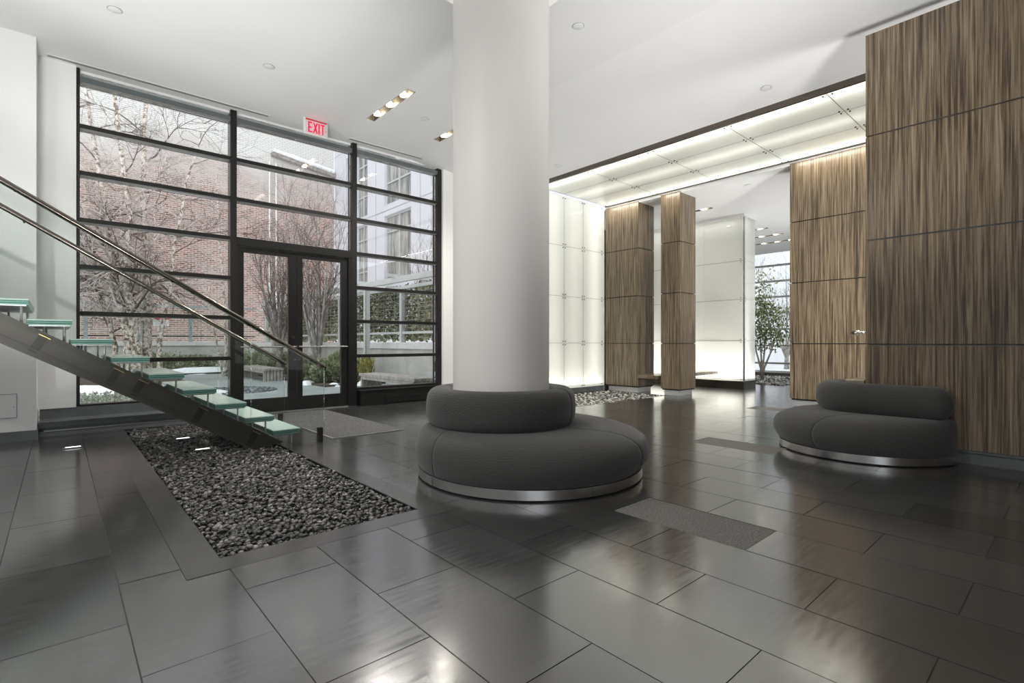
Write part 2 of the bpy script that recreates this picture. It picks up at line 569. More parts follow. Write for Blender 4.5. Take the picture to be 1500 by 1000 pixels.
for b in (BED_IN, GRV):
    x0, y0, x1, y1 = b
    zb = -.07
    mb.add([(x0, y0, zb), (x1, y0, zb), (x1, y1, zb), (x0, y1, zb), (x0, y0, -.004), (x1, y0, -.004), (x1, y1, -.004), (x0, y1, -.004)],
           [(0, 1, 2, 3), (0, 1, 5, 4), (1, 2, 6, 5), (2, 3, 7, 6), (3, 0, 4, 7)])
mb.build('tile_grout', M['grout'], floor)

# border stones of the pebble bed, mitred at the near corners
bx0, by0, bx1, by1 = BED; ix0, iy0, ix1, iy1 = BED_IN
g = .0015
tr = empty('trim_1', (1.13, 2.64, 0), 'flush grey stone border with mitred corners around the pebble bed', 'floor trim', kind='structure')
m = MB().prism([(bx0 + g, by0), (ix0, iy0), (ix0, by1), (bx0, by1)][::-1], -.05, .0008); m.build('border_stone', M['curbstone'], tr)
m = MB().prism([(bx0 + 2 * g, by0), (bx1 - 2 * g, by0), (ix1, iy0), (ix0, iy0)], -.05, .0008); m.build('border_stone', M['curbstone'], tr)
m = MB().prism([(bx1 - g, by0), (bx1 - g, by1), (ix1, by1), (ix1, iy0)], -.05, .0008); m.build('border_stone', M['curbstone'], tr)
MB().box(ix1 - .012, iy0, -.06, ix1 - .001, iy1, .002).build('edge_strip', M['black'], tr)

# ceiling with holes for the two slot lamps and the square recess round the column
SLOT = [(3.395, 5.88, 3.525, 7.075), (4.56, 5.88, 4.69, 7.075)]
COLC = (2.79, 3.28)
REC = (COLC[0] - .82, COLC[1] - .83, COLC[0] + .82, COLC[1] + .83)
mb = MB()
for q in rect_sub((FX0, FY0, 4.8, 8.2), SLOT + [REC]):
    mb.box(q[0], q[1], ZC, q[2], q[3], ZC + .25)
# gently sloping strip down to the glass soffit
mb.prism([(4.8, ZC), (6.90, 4.135), (6.90, 4.30), (4.8, ZC + .25)], FY0, 8.2, 'y')
ceil = mb.build('ceiling', M['ceiling'], org=(0, 0, ZC), label='smooth white plaster ceiling over the lobby', cat='ceiling', kind='structure')
x0, y0, x1, y1 = REC
mb = MB()
mb.box(x0, y0, ZC + .22, x1, y1, ZC + .25)
mb.build('recess_top', M['ceiling'], ceil)
for (a, b, c, d) in ((x0, y0, x1, y0 + .05), (x0, y1 - .05, x1, y1), (x0, y0 + .05, x0 + .05, y1 - .05), (x1 - .05, y0 + .05, x1, y1 - .05)):
    MB().box(a, b, ZC + .15, c, d, ZC + .19).build('cove_lamp', M['cove'], ceil)

# far hall ceiling
FARX = (10.70, 13.66, 14.67, 15.75)
mb = MB()
for q in rect_sub((9.12, 1.9, 17.6, 8.4), [(x - .065, 5.445, x + .065, 6.645) for x in FARX]):
    mb.box(q[0], q[1], 4.0, q[2], q[3], 4.2)
mb.build('ceiling_far', M['ceiling'], label='white ceiling of the far hall behind the wood pillars', cat='ceiling', kind='structure')

# left pier, wall beside the window, walls hidden right of it
MB().box(-6, 7.55, .105, -.185, 8.4, ZC).build('wall_left', M['plaster'], label='white plaster pier at the left edge with an access panel', cat='wall', kind='structure')
MB().box(-6, 7.535, 0, -.172, 8.4, .105).build('baseboard_left', M['stone'], label='grey slate skirting under the white left pier', cat='skirting', kind='structure')
MB().box(-.185, 8.02, .278, .153, 8.35, ZC).build('wall_front', M['plaster'], label='narrow white wall strip between left pier and window', cat='wall', kind='structure')
mb = MB()
mb.box(5.379, 8.0, 0, 7.0, 8.35, ZC)
mb.box(6.86, 7.30, 0, 7.0, 8.0, ZC)
mb.build('wall_front_right', M['plaster'], label='white wall between the window and the backlit glass wall', cat='wall', kind='structure')
# lintel above window glass line
MB().box(.153, 8.12, ZC - .03, 5.379, 8.35, ZC + .25).build('trim_2', M['plaster'], label='white head above the top window panes', cat='window head', kind='structure')
# added window frame, unseen behind the viewer: an opening that lets in fill daylight
wb = empty('added_window', (0, -5, 0), 'tall added window opening for daylight, unseen behind the viewer', 'window', kind='structure')
mb = MB()
for i in range(4):
    x = -5.96 + i * 1.5
    mb.box(x - .04, -5.12, 0, x + .04, -5.0, ZC)
for z in (0, 1.05, 2.1, 3.15, 4.28):
    mb.box(-5.96, -5.1, z, -1.46, -5.02, z + .06)
mb.build('frame', M['frame'], wb)
MB().box(-1.42, -5.2, 0, 9.6, -5.0, ZC).build('wall_back', M['wood'], label='unseen wall behind the viewer, made dark wood to dim glass reflections', cat='wall', kind='structure')  # unseen wall kept solid and dark so the glass mirrors little brightness
# left side wall far out of view
MB().box(-6.2, -5, 0, -6, 7.5, ZC).build('wall_side', M['plaster'], label='white side wall far left of the viewer', cat='wall', kind='structure')

# access panel in the left pier
ap = empty('access_panel', (-.43, 7.548, .25), 'small flush white access panel low on the left pier', 'access panel')
MB().box(-.70, 7.543, .255, -.337, 7.556, .503).build('door', M['plaster'], ap, bevel=.002)
mb = MB()
for (a, b, c, d) in ((-.70, .252, -.334, .255), (-.70, .503, -.334, .506), (-.337, .255, -.334, .503)):
    mb.box(a, 7.542, b, c, 7.551, d)
mb.build('gap_line', M['stone'], ap)
MB().cyl((-.36, 7.54, .37), (-.36, 7.548, .37), .006, n=10).build('latch', M['steel'], ap)

# low stone heater curb under the left window
cb = empty('heater_curb', (.87, 7.72, 0), 'low stepped grey stone heater curb below the left window', 'heater curb')
mb = MB()
mb.prism([(7.735, 0), (8.2, 0), (8.2, .278), (8.03, .278), (8.03, .163), (7.735, .163), (7.735, .095), (7.76, .09), (7.76, .045), (7.735, .04)], -.168, 1.84, 'x')
mb.build('body', M['stone'], cb, bevel=.002)
mb = MB()
mb.box(-.168, 7.715, .150, 1.84, 7.735, .166)
mb.build('nosing', M['stone'], cb, bevel=.003)
MB().box(-.13, 7.742, .05, 1.82, 7.756, .062).build('louvre', M['alu'], cb)
MB().box(-.168, 7.70, 0, 1.84, 7.735, .018).build('toe_strip', M['stone'], cb)

# black radiator box under the right window
rb = empty('radiator_box', (4.5, 7.95, 0), 'low black metal radiator box under the right window', 'radiator')
MB().box(3.712, 7.93, 0, 5.33, 8.2, .245).build('body', M['black'], rb, bevel=.003)
MB().box(3.70, 7.915, .245, 5.34, 8.2, .262).build('top_edge', M['frame'], rb, bevel=.003)
MB().box(4.16, 7.905, .03, 5.33, 7.93, .135).build('grille', M['black'], rb, bevel=.004)
MB().box(4.16, 7.90, .128, 5.33, 7.93, .138).build('grille_lip', M['frame'], rb)

# ------------------------------------------------------------------ window wall
TZ = [4.26, 3.69, 3.126, 2.558, 1.994, 1.43, .852]
GY0, GY1 = 8.135, 8.147


def window(name, label, x0, x1, zs, jambs, zbot, grp=None):
    r = empty(name, ((x0 + x1) / 2, FY, zbot), label, 'window', kind='structure')
    for (a, b, zb, zt) in jambs:
        mb = MB()
        mb.box(a, FY, zb, b, FY + .17, zt)
        mb.build('mullion', M['frame'], r, bevel=.003)
    for z in zs:
        h = .062 if z > 4.2 else .05
        tb_ = MB().box(x0, FY + .004, z - h, x1, FY + .165, z).build('transom', M['beam'] if z > 4.2 else M['frame'], r, bevel=.002)
        MB().box(x0 + .003, FY + .012, z - h - .004, x1 - .003, FY + .16, z - h - .0005).build('underside_strip', M['underside'], tb_)  # paler grey strip across each transom's underside
    mb = MB()
    edges = [zbot] + sorted(zs) + [ZC - .03]
    for i in range(len(edges) - 1):
        a = edges[i] + .001; b = edges[i + 1] - (.055 if i < len(zs) else 0) - .001
        if i + 1 <= len(zs) and edges[i + 1] > 4.2 and i < len(zs): b = edges[i + 1] - .067
        mb.box(x0 + .002, GY0, a, x1 - .002, GY1, b)
    mb.build('glass_pane', M['glass'], r)
    return r


w1 = window('window_1', 'left bay of the dark framed window wall with horizontal panes', .187, 1.818, TZ, [(.153, .187, .278, ZC), (1.818, 1.897, 0, ZC)], .30)
MB().box(.187, FY, .262, 1.818, FY + .17, .30).build('sill', M['frame'], w1, bevel=.002)
w2 = window('window_2', 'middle bay of window panes above the double door', 1.897, 3.62, TZ[:3], [], 2.558)
w3 = window('window_3', 'right bay of the dark framed window wall above the radiator', 3.703, 5.288, TZ, [(3.62, 3.703, 0, ZC), (5.288, 5.379, .262, ZC)], .30)
MB().box(3.703, FY, .262, 5.288, FY + .17, .30).build('sill', M['frame'], w3, bevel=.002)

df = empty('door_frame', (2.77, FY, 0), 'dark metal frame around the glazed double door', 'door frame', kind='structure')
MB().box(1.897, FY - .01, 2.44, 3.62, FY + .17, 2.558).build('head', M['doorframe'], df, bevel=.003)
MB().box(1.897, FY, 0, 1.925, FY + .17, 2.44).build('jamb', M['doorframe'], df, bevel=.003)
MB().box(3.555, FY, 0, 3.62, FY + .17, 2.44).build('jamb', M['doorframe'], df, bevel=.003)
MB().box(1.925, FY, 0, 3.555, FY + .17, .012).build('threshold', M['alu'], df)


def door(name, x0, x1, gx0, gx1, label, lock):
    r = empty(name, ((x0 + x1) / 2, FY, .015), label, 'door', kind='structure')
    y0, y1 = FY + .03, FY + .085
    zt, zb = 2.432, .015
    gz0, gz1 = .222, 2.355
    mb = MB()
    mb.box(x0, y0, zb, gx0, y1, zt); mb.box(gx1, y0, zb, x1, y1, zt)
    mb.box(gx0, y0, zb, gx1, y1, gz0); mb.box(gx0, y0, gz1, gx1, y1, zt)
    mb.build('leaf', M['doorframe'], r, bevel=.003)
    MB().box(gx0 - .004, FY + .05, gz0 - .004, gx1 + .004, FY + .06, gz1 + .004).build('glass_pane', M['glass'], r)
    b = MB().tube([(x0 + .01, y0 - .045, .985), (x1 - .015, y0 - .045, .985)], .011, 10)
    for x in (x0 + .06, x1 - .06): b.cyl((x, y0 - .045, .985), (x, y0, .985), .008, n=8)
    b.build('push_bar', M['steel'], r, smooth='auto')
    if lock:
        MB().cyl((x1 - .055, y0 - .012, 1.128), (x1 - .055, y0, 1.128), .022, n=18).build('lock_cylinder', M['chrome'], r)
    for x in ((x1 - .03,) if lock else (x0 + .03,)):
        MB().cyl((x, y0 - .004, .785), (x, y0, .785), .012, n=12).build('screw_cap', M['steel'], r)
    return r


door('door_1', 1.93, 2.738, 1.995, 2.615, 'left leaf of the glazed double door with round lock', True)
door('door_2', 2.746, 3.55, 2.829, 3.445, 'right leaf of the glazed double door', False)

# linear air slots along the top of the window
for i, (a, b, lb) in enumerate(((-.12, 2.30, 'long linear air slot in the ceiling over the left window'), (3.50, 5.35, 'linear air slot in the ceiling over the right window'))):
    r = empty('ceiling_air_slot', ((a + b) / 2, 7.93, ZC), lb, 'air vent', 'linear ceiling air slots')
    MB().box(a, 7.895, ZC - .006, b, 7.965, ZC + .0).build('frame', M['white_metal'], r)
    mb = MB()
    for y in (7.912, 7.938): mb.box(a + .02, y, ZC - .008, b - .02, y + .010, ZC - .005)
    mb.build('slot', M['black'], r)

# EXIT sign hanging from the ceiling in front of the window
ex = empty('exit_sign', (2.85, 7.6, 4.115), 'hanging EXIT sign with red letters in front of the window', 'exit sign')
ey = 7.60
MB().box(2.675, ey, 4.118, 3.03, ey + .045, ZC).build('housing', M['white_metal'], ex, bevel=.003)
MB().box(2.70, ey - .008, 4.135, 3.015, ey, 4.335).build('face_plate', M['exit_face'], ex)
MB().box(2.70, ey - .012, 4.322, 3.015, ey - .0, 4.342).build('top_strip', M['red'], ex)
lt = MB()
zb, zt = 4.148, 4.302
st = .018
def bar(x0, z0, x1, z1, t=st):
    d = Vector((x1 - x0, z1 - z0)); n = Vector((-d.y, d.x)).normalized() * (t / 2)
    lt.prism([(x0 - n.x, z0 - n.y), (x1 - n.x, z1 - n.y), (x1 + n.x, z1 + n.y), (x0 + n.x, z0 + n.y)], ey - .013, ey - .008, 'y')
X = 2.745
bar(X, zb, X, zt); bar(X, zb + st / 2, X + .048, zb + st / 2); bar(X, (zb + zt) / 2, X + .043, (zb + zt) / 2); bar(X, zt - st / 2, X + .048, zt - st / 2)
X = 2.815
bar(X, zb, X + .052, zt); bar(X, zt, X + .052, zb)
X = 2.895
bar(X, zb, X, zt)
X = 2.922
bar(X, zt - st / 2, X + .056, zt - st / 2); bar(X + .028, zb, X + .028, zt)
lt.build('exit_letters', M['exit_red'], ex)
lt = MB()
bar(2.99, 4.225, 3.005, 4.210, .006); bar(2.99, 4.195, 3.005, 4.210, .006)
lt.build('direction_arrow', M['exit_red'], ex)

# ------------------------------------------------------------------ ceiling lamps
def slot_lamp(x, y0, z, label, group, warm=True):
    r = empty('slot_downlight', (x, y0 + .6, z), label, 'ceiling lamp', group)
    L = 1.19; hw = .063
    mb = MB()
    mb.box(x - hw, y0, z + .085, x + hw, y0 + L, z + .095)
    mb.box(x - hw, y0, z + .002, x - hw + .006, y0 + L, z + .085)
    mb.box(x + hw - .006, y0, z + .002, x + hw, y0 + L, z + .085)
    mb.box(x - hw, y0, z + .002, x + hw, y0 + .006, z + .085)
    mb.box(x - hw, y0 + L - .006, z + .002, x + hw, y0 + L, z + .085)
    mb.build('housing', M['lampmetal'], r)
    for k in range(3):
        yy = y0 + L * (.18 + .32 * k)
        b = MB().lathe([(.012, z + .084), (.04, z + .05), (.048, z + .022), (.042, z + .006), (.002, z - .004)], (x, yy), 16)
        b.build('bulb', M['bulb'], r, smooth=True)
    return r


a = slot_lamp(3.46, 5.885, ZC, 'recessed slot lamp with three bulbs left of the column', 'slot lamps in the lobby ceiling')
b_ = copy_tree(a); b_.location.x += 1.165; b_['label'] = 'recessed slot lamp half hidden behind the white column'
def spots(x, y0, z, power, col=(1, .955, .89)):
    for k in range(3):
        l = bpy.data.lights.new('lamp_fill_beam', 'SPOT'); l.energy = power; l.spot_size = math.radians(130); l.spot_blend = .9; l.shadow_soft_size = .04; l.color = col
        o = bpy.data.objects.new('lamp_fill_beam', l); COL.objects.link(o); o.location = (x, y0 + 1.19 * (.18 + .32 * k), z - .03)
spots(3.46, 5.885, ZC, 120); spots(4.625, 5.885, ZC, 80)
far = []
FARL = [(10.70, 'recessed slot lamp in the far hall ceiling beside the nearer wood pillar'), (13.66, 'recessed slot lamp nearest the glass box in the far hall'), (14.67, 'middle one of three slot lamps before the far window'), (15.75, 'recessed slot lamp closest to the far window')]
for x, lb in FARL:
    if not far:
        # surface housing under the far ceiling slab
        o = slot_lamp(x, 5.45, 4.0, lb, 'slot lamps in the far hall ceiling')
    else:
        o = copy_tree(far[0]); o.location.x += x - FARL[0][0]; o['label'] = lb
    far.append(o)
    spots(x, 5.45, 4.0, 18)

# concealed sprinkler caps
caps = [((1.878, 6.497, ZC), 'round white sprinkler cap on the ceiling above the left window bay'),
        ((.413, 6.408, ZC), 'round white sprinkler cap near the top left corner of the ceiling'),
        ((4.055, 3.525, ZC), 'round white sprinkler cap on the ceiling right of the column'),
        ((4.04, 6.496, ZC), 'round white sprinkler cap between the two slot lamps'),
        ((6.497, 2.616, 4.177), 'round white sprinkler cap just before the glass soffit'),
        ((6.588, 6.187, 4.168), 'round white sprinkler cap beside the backlit glass wall top'),
        ((9.655, 4.22, 4.0), 'round white sprinkler cap on the far hall ceiling')]
c0 = None
for p, lb in caps:
    if c0 is None:
        c0 = empty('sprinkler_cap', p, lb, 'sprinkler', 'sprinkler caps')
        MB().lathe([(.058, p[2]), (.058, p[2] - .006), (.045, p[2] - .010), (.001, p[2] - .010)], p[:2], 24).build('cover_plate', M['white_metal'], c0, smooth='auto')
        MB().lathe([(.062, p[2]), (.064, p[2] - .003), (.058, p[2] - .004)], p[:2], 24, cap=False).build('shadow_ring', M['alu'], c0)
    else:
        o = copy_tree(c0); o.location = p; o['label'] = lb
        if 4.8 < p[0] < 6.9: o.rotation_euler = (0, math.atan(.22 / 2.1), 0)

# ------------------------------------------------------------------ column
mb = MB()
mb.lathe([(.404, 0), (.404, ZC + .22)], COLC, 96, cap=False)
mb.build('column', M['column'], smooth=True, org=(COLC[0], COLC[1], 0), label='thick round white column rising through the near sofa', cat='column', kind='structure')

# ------------------------------------------------------------------ round sofa
def superell(t, e):
    c, s = math.cos(t), math.sin(t)
    return math.copysign(abs(c) ** e, c), math.copysign(abs(s) ** e, s)

SC1 = (2.934, 3.086)
sofa = empty('round_sofa', (SC1[0], SC1[1], 0), 'round charcoal fabric sofa wrapped around the white column', 'sofa')
RB = .913
# seat profile as (u, z): u=0 at the inner wall, u=1 at the base ring radius, >1 bulge
SEATP = [(.0, .20), (.0, .365), (.12, .378), (.35, .384), (.58, .384), (.74, .378), (.86, .362), (.96, .335), (1.03, .298), (1.066, .25), (1.072, .205), (1.055, .155), (1.02, .11), (.985, .082), (.93, .070)]


def seat_sector(a0, a1, inner, outer, name, parent, nose=0):
    """loft between inner(a) and outer(a) points; ends are rounded in to make the seam"""
    rows = []
    N = max(10, int(abs(a1 - a0) / math.radians(3)))
    ts = [0, .0, .25 / N, .6 / N] + [i / N for i in range(1, N)] + [1 - .6 / N, 1 - .25 / N, 1, 1]
    for i, t in enumerate(ts):
        a = a0 + (a1 - a0) * t
        pi_, po = Vector(inner(a)), Vector(outer(a))
        d = po - pi_
        k = 1.0
        if nose and abs(a - a0) < nose: k = .25 + .75 * math.sqrt(max(0, 1 - (1 - abs(a - a0) / nose) ** 2))
        elif i in (0, len(ts) - 1): k = .9
        elif i in (1, len(ts) - 2): k = .985
        elif i in (2, len(ts) - 3): k = .995
        zc = .24
        rows.append([(pi_.x + d.x * (u if u < .5 else .5 + (u - .5) * k), pi_.y + d.y * (u if u < .5 else .5 + (u - .5) * k), zc + (z - zc) * k) for u, z in SEATP])
    mb = MB().grid(rows)
    n = len(SEATP)
    b = len(mb.v) - n
    mb.f.append(tuple(range(n)))
    mb.f.append(tuple(range(b, b + n))[::-1])
    return mb.build(name, M['fabric'], parent, smooth=True)


def in1(a):
    return (COLC[0] + .40 * math.cos(a), COLC[1] + .40 * math.sin(a))


def out1(a):
    return (SC1[0] + RB * math.cos(a), SC1[1] + RB * math.sin(a))


seams = [math.radians(x) for x in (-75, 60, 178, 285)]
for i in range(3):
    seat_sector(seams[i] + .002, seams[i + 1] - .002, in1, out1, 'seat_cushion', sofa)
# plinth ring and toe recess
MB().lathe([(.40, .012), (RB, .012), (RB, .078), (.40, .078)], SC1, 128, cap=False).build('base_ring', M['steel'], sofa, smooth='auto')
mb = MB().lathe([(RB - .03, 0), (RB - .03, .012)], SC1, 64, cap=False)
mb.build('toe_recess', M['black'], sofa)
for dg in (176, 254):
    a = math.radians(dg)
    MB().tube([(SC1[0] + (RB + .0006) * math.cos(a), SC1[1] + (RB + .0006) * math.sin(a), .013), (SC1[0] + (RB + .0006) * math.cos(a), SC1[1] + (RB + .0006) * math.sin(a), .077)], .0015, 5).build('ring_joint', M['black'], sofa)
# back roll
RC, RR, RH = .512, .112, .158
def roll_sector(a0, a1):
    rows = []
    N = max(10, int(abs(a1 - a0) / math.radians(4)))
    ts = [0, 0, .3 / N, .7 / N] + [i / N for i in range(1, N)] + [1 - .7 / N, 1 - .3 / N, 1, 1]
    for i, t in enumerate(ts):
        a = a0 + (a1 - a0) * t
        k = {0: .78, 1: .96, 2: .985}.get(min(i, len(ts) - 1 - i), 1.0)
        row = []
        for q in range(28):
            c, s = superell(2 * PI * q / 28, .72)
            rr = RC + RR * c * k; zz = .525 + RH * s * k
            rr = max(rr, .4055)
            row.append((COLC[0] + rr * math.cos(a), COLC[1] + rr * math.sin(a), zz))
        rows.append(row)
    mb = MB().grid(rows, closed_v=True)
    n = 28; b = len(mb.v) - n
    mb.f.append(tuple(range(n))); mb.f.append(tuple(range(b, b + n))[::-1])
    return mb.build('backrest_roll', M['fabric'], sofa, smooth=True)
rs = [math.radians(x) for x in (-67, 30, 120, 293)]
for i in range(3): roll_sector(rs[i] + .003, rs[i + 1] - .003)

# ------------------------------------------------------------------ wood partitions and pillars
PZ = [.125, 1.03, 2.035, 3.04, 4.03]


def panel_wall(name, label, x0, x1, y0, y1, faces, z_top=4.03, kind='structure', cat='wood wall', zlist=PZ, t=.02, core='black', plinth_in=.05):
    r = empty(name, ((x0 + x1) / 2, (y0 + y1) / 2, 0), label, cat, kind=kind)
    MB().box(x0 + t, y0 + t, .10, x1 - t, y1 - t, z_top - .002).build('core', M[core], r)
    for i in range(len(zlist) - 1):
        a, b = zlist[i] + (.007 if i else 0), zlist[i + 1] - .007
        mb = MB()
        # one wrapped course of veneer panels
        mb.box(x0, y0, a, x1, y1, b)
        mb.build('veneer_course', M['wood'], r, bevel=.0015)
    p = plinth_in
    MB().box(x0 + p, y0 + p, 0, x1 - p, y1 - p, zlist[0]).build('plinth', M['plinth'] if core != 'stone' else M['stone'], r)
    return r


wr = panel_wall('wall_right', 'large dark striped wood partition at the right edge behind the sofa', 5.85, 6.16, -4.9, 1.423, 'x', core='stone')
wl = panel_wall('wall_right_rear', 'lighter striped wood wall set back between dark partition and far hall', 9.1, 9.6, -4.9, 3.28, 'x')
pa = panel_wall('pillar_1', 'wider striped wood pillar next to the backlit glass wall', 9.1, 9.68, 6.25, 7.112, 'x', cat='pillar')
pb = panel_wall('pillar_2', 'narrow striped wood pillar standing free nearer the viewer', 9.1, 9.70, 5.29, 5.716, 'x', cat='pillar')
# door groove and handle on the set-back wood wall
wd = empty('door_3', (9.095, 2.0, 0), 'hidden flush door in the lighter wood wall', 'door', kind='structure')
MB().box(9.094, 2.318, .48, 9.101, 2.330, 4.0).build('door_gap', M['lampmetal'], wd)
hd = MB()
hd.cyl((9.1, 2.31, 1.20), (9.085, 2.31, 1.20), .038, n=18)
hd.cyl((9.09, 2.31, 1.20), (9.045, 2.31, 1.20), .02, n=14)
hd.tube([(9.045, 2.335, 1.20), (9.045, 2.27, 1.203), (9.05, 2.19, 1.205)], [.024, .021, .018], 12)
hd.build('door_handle', M['chrome'], wd, smooth=True)

# sofa bent around the end of the dark partition
S2 = (5.883, 1.455)
R2 = .727
s2 = empty('curved_sofa', (S2[0], S2[1], 0), 'curved charcoal sofa wrapped around the end of the dark wood partition', 'sofa')
e0, e1 = 5.842, 6.168      # outline of the partition end
yend = 1.432
A0, A1 = math.radians(261), math.radians(-62)


def in2(a):
    t = min(1, max(0, (A0 - a) / (A0 - A1)))
    L1, L2 = yend - .78, e1 - e0
    s = t * (2 * L1 + L2)
    if s < L1: return (e0, .78 + s)
    if s < L1 + L2: return (e0 + s - L1, yend)
    return (e1, yend - (s - L1 - L2))


def out2(a):
    return (S2[0] + R2 * math.cos(a), S2[1] + R2 * math.sin(a))


cuts = [A0 + math.radians(7), math.radians(165), math.radians(70), A1]
for i in range(3):
    seat_sector(cuts[i] - .002, cuts[i + 1] + .002, in2, out2, 'seat_cushion', s2, nose=math.radians(13) if i == 0 else 0)
mb = MB()
N = 90
top, bot, ib, it = [], [], [], []
for i in range(N + 1):
    a = A0 + (A1 - A0) * i / N
    po = out2(a); pi_ = in2(a)
    bot.append((po[0], po[1], .012)); top.append((po[0], po[1], .078)); it.append((pi_[0], pi_[1], .078)); ib.append((pi_[0], pi_[1], .012))
mb.grid([bot, top, it, ib], closed_u=True)
mb.f.append((0, N + 1, 2 * (N + 1), 3 * (N + 1))); mb.f.append((N, 3 * (N + 1) + N, 2 * (N + 1) + N, N + 1 + N))
mb.build('base_ring', M['steel'], s2, smooth='auto')
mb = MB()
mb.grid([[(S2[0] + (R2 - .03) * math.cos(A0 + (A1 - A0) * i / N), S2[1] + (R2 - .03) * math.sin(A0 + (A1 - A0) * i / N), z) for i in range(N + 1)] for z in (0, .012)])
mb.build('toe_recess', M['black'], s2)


def tube_cushion(pts, rad_h, rad_v, name, parent, zc):
    """soft roll along a plan path with rounded ends"""
    P = [Vector((p[0], p[1])) for p in pts]
    rows = []
    m = len(P)
    L = [0]
    for i in range(1, m): L.append(L[-1] + (P[i] - P[i - 1]).length)
    for i in range(m):
        t = (P[min(i + 1, m - 1)] - P[max(i - 1, 0)]).normalized()
        n = Vector((-t.y, t.x))
        e = min(L[i], L[-1] - L[i])
        k = math.sqrt(max(.0, 1 - (1 - min(1, e / .115)) ** 2)) * .97 + .03
        rows.append([(P[i].x + n.x * rad_h * k * superell(2 * PI * q / 26, .85)[0], P[i].y + n.y * rad_h * k * superell(2 * PI * q / 26, .85)[0], zc + rad_v * k * superell(2 * PI * q / 26, .85)[1]) for q in range(26)])
    mb = MB().grid(rows, closed_v=True)
    mb.f.append(tuple(range(26))); b = len(mb.v) - 26; mb.f.append(tuple(range(b, b + 26))[::-1])
    return mb.build(name, M['fabric'], parent, smooth=True)


path = []
xf, xb = 5.705, 6.305
yc = 1.46
rr = (xb - xf) / 2
for y in (.752, .755, .762, .772, .785, .80, .82, .845, .87, .92, 1.0, 1.1, 1.2, 1.3, 1.4): path.append((xf, y))
for i in range(0, 33):
    a = PI - PI * i / 32
    path.append(((xf + xb) / 2 + rr * math.cos(a), yc + rr * math.sin(a) * 1.0))
for y in (1.4, 1.3, 1.2, 1.1, 1.0, .92, .87, .845, .82, .80, .785, .772, .762, .755, .752): path.append((xb, y))
tube_cushion(path, .130, .149, 'backrest_roll', s2, .515)
mb = MB()
a = -2.2
mb.tube([(xf + .1303 * math.cos(t) * -1, 1.44, .515 + .1493 * math.sin(t)) for t in [i * PI / 8 - PI / 2 for i in range(9)]], .002, 5)
mb.build('roll_seam', M['black'], s2)
# pale core cap between partition end and roll
MB().box(5.86, 1.436, .37, 6.15, 1.60, .688).build('core_block', M['champagne'], s2, bevel=.012)

# ------------------------------------------------------------------ backlit glass portal
def bolt(parent, p, q, mat):
    MB().cyl(p, q, .0115, n=10).build('standoff_bolt', mat, parent)


# wall of opal glass
gw = empty('backlit_glass_wall', (8.0, 7.12, 0), 'backlit white glass panel wall beside the wider wood pillar', 'glass wall')
gx = [7.02, 7.148, 7.745, 8.343, 9.06]
gz = [.105, 1.04, 2.0, 3.03, 4.04]
for i in range(len(gx) - 1):
    for j in range(4):
        MB().sheet(gx[i] + .002, 7.115, gz[j] + .002, gx[i + 1] - .002, 7.127, gz[j + 1] - .002, 'y1').build('glass_panel', M['opal'], gw)
for x in gx[1:-1] + [9.0]:
    for z in gz:
        for dx in (-.035, .035):
            for dz in (-.035, .035):
                if z + dz < .11 or z + dz > 4.03 or x + dx > 9.03: continue
                bolt(gw, (x + dx, 7.104, z + dz), (x + dx, 7.115, z + dz), M['lampmetal'])
mb = MB()
for x in gx[1:-1]: mb.box(x - .003, 7.114, .105, x + .003, 7.118, 4.04)
for z in gz[1:-1]: mb.box(7.02, 7.1145, z - .003, 9.06, 7.1185, z + .003)
mb.build('joint_seal', M['seal'], gw)
MB().box(7.0, 7.128, 0, 9.06, 7.30, .10).build('plinth', M['stone'], gw)
MB().box(7.0, 7.30, 0, 9.06, 7.34, 4.05).build('back_board', M['plaster'], gw)
for x, p in ((7.42, 3.4), (8.05, 2.2), (8.72, 4.6)):
    area('tube_light', (x, 7.285, 2.08), (-PI / 2 + PI, 0, 0), .30, 3.85, p, (1, .985, .93))
area('tube_light', (8.05, 7.21, .14), (PI, 0, 0), 1.9, .05, 3, (1, .97, .88))

# soffit of opal glass
gs = empty('backlit_glass_soffit', (8.0, 3.0, 4.06), 'backlit glass ceiling soffit above the passage to the far hall', 'glass soffit')
sx = [6.945, 7.64, 8.35, 9.06]
sy = [-1.64, -.40, .85, 2.09, 3.33, 4.57, 5.80, 7.04]
for i in range(3):
    for j in range(len(sy) - 1):
        MB().sheet(sx[i] + .002, sy[j] + .002, 4.06, sx[i + 1] - .002, sy[j + 1] - .002, 4.072, 'z1').build('glass_panel', M['opal_soffit'], gs)
for x in sx:
    for y in sy[2:-1]:
        for dx in (-.04, .04):
            for dy in (-.05, .05):
                if 6.96 < x + dx < 9.05: bolt(gs, (x + dx, y + dy, 4.049), (x + dx, y + dy, 4.06), M['steel_dark'])
mb = MB()
for x in sx[1:-1]: mb.box(x - .0035, -1.64, 4.0585, x + .0035, 7.04, 4.063)
for y in sy[1:]: mb.box(6.945, y - .0045, 4.058, 9.06, y + .0045, 4.0625)
mb.build('joint_seal', M['seal'], gs)
MB().box(6.905, -1.64, 4.055, 6.94, 7.11, 4.135).build('edge_channel', M['steel_dark'], gs)
MB().box(9.062, -1.64, 4.045, 9.095, 7.10, 4.10).build('rear_channel', M['lampmetal'], gs)
MB().box(6.94, -1.64, 4.26, 9.06, 7.10, 4.29).build('top_board', M['plaster'], gs)
MB().box(9.063, -1.64, 4.10, 9.083, 7.10, 4.29).build('rear_board', M['plaster'], gs)
for x, p in ((7.02, 19), (8.98, 21), (7.98, 9)):
    area('soffit_tube', (x, 2.7, 4.24), (0, 0, 0), .09, 8.5, p, (1, .985, .93))

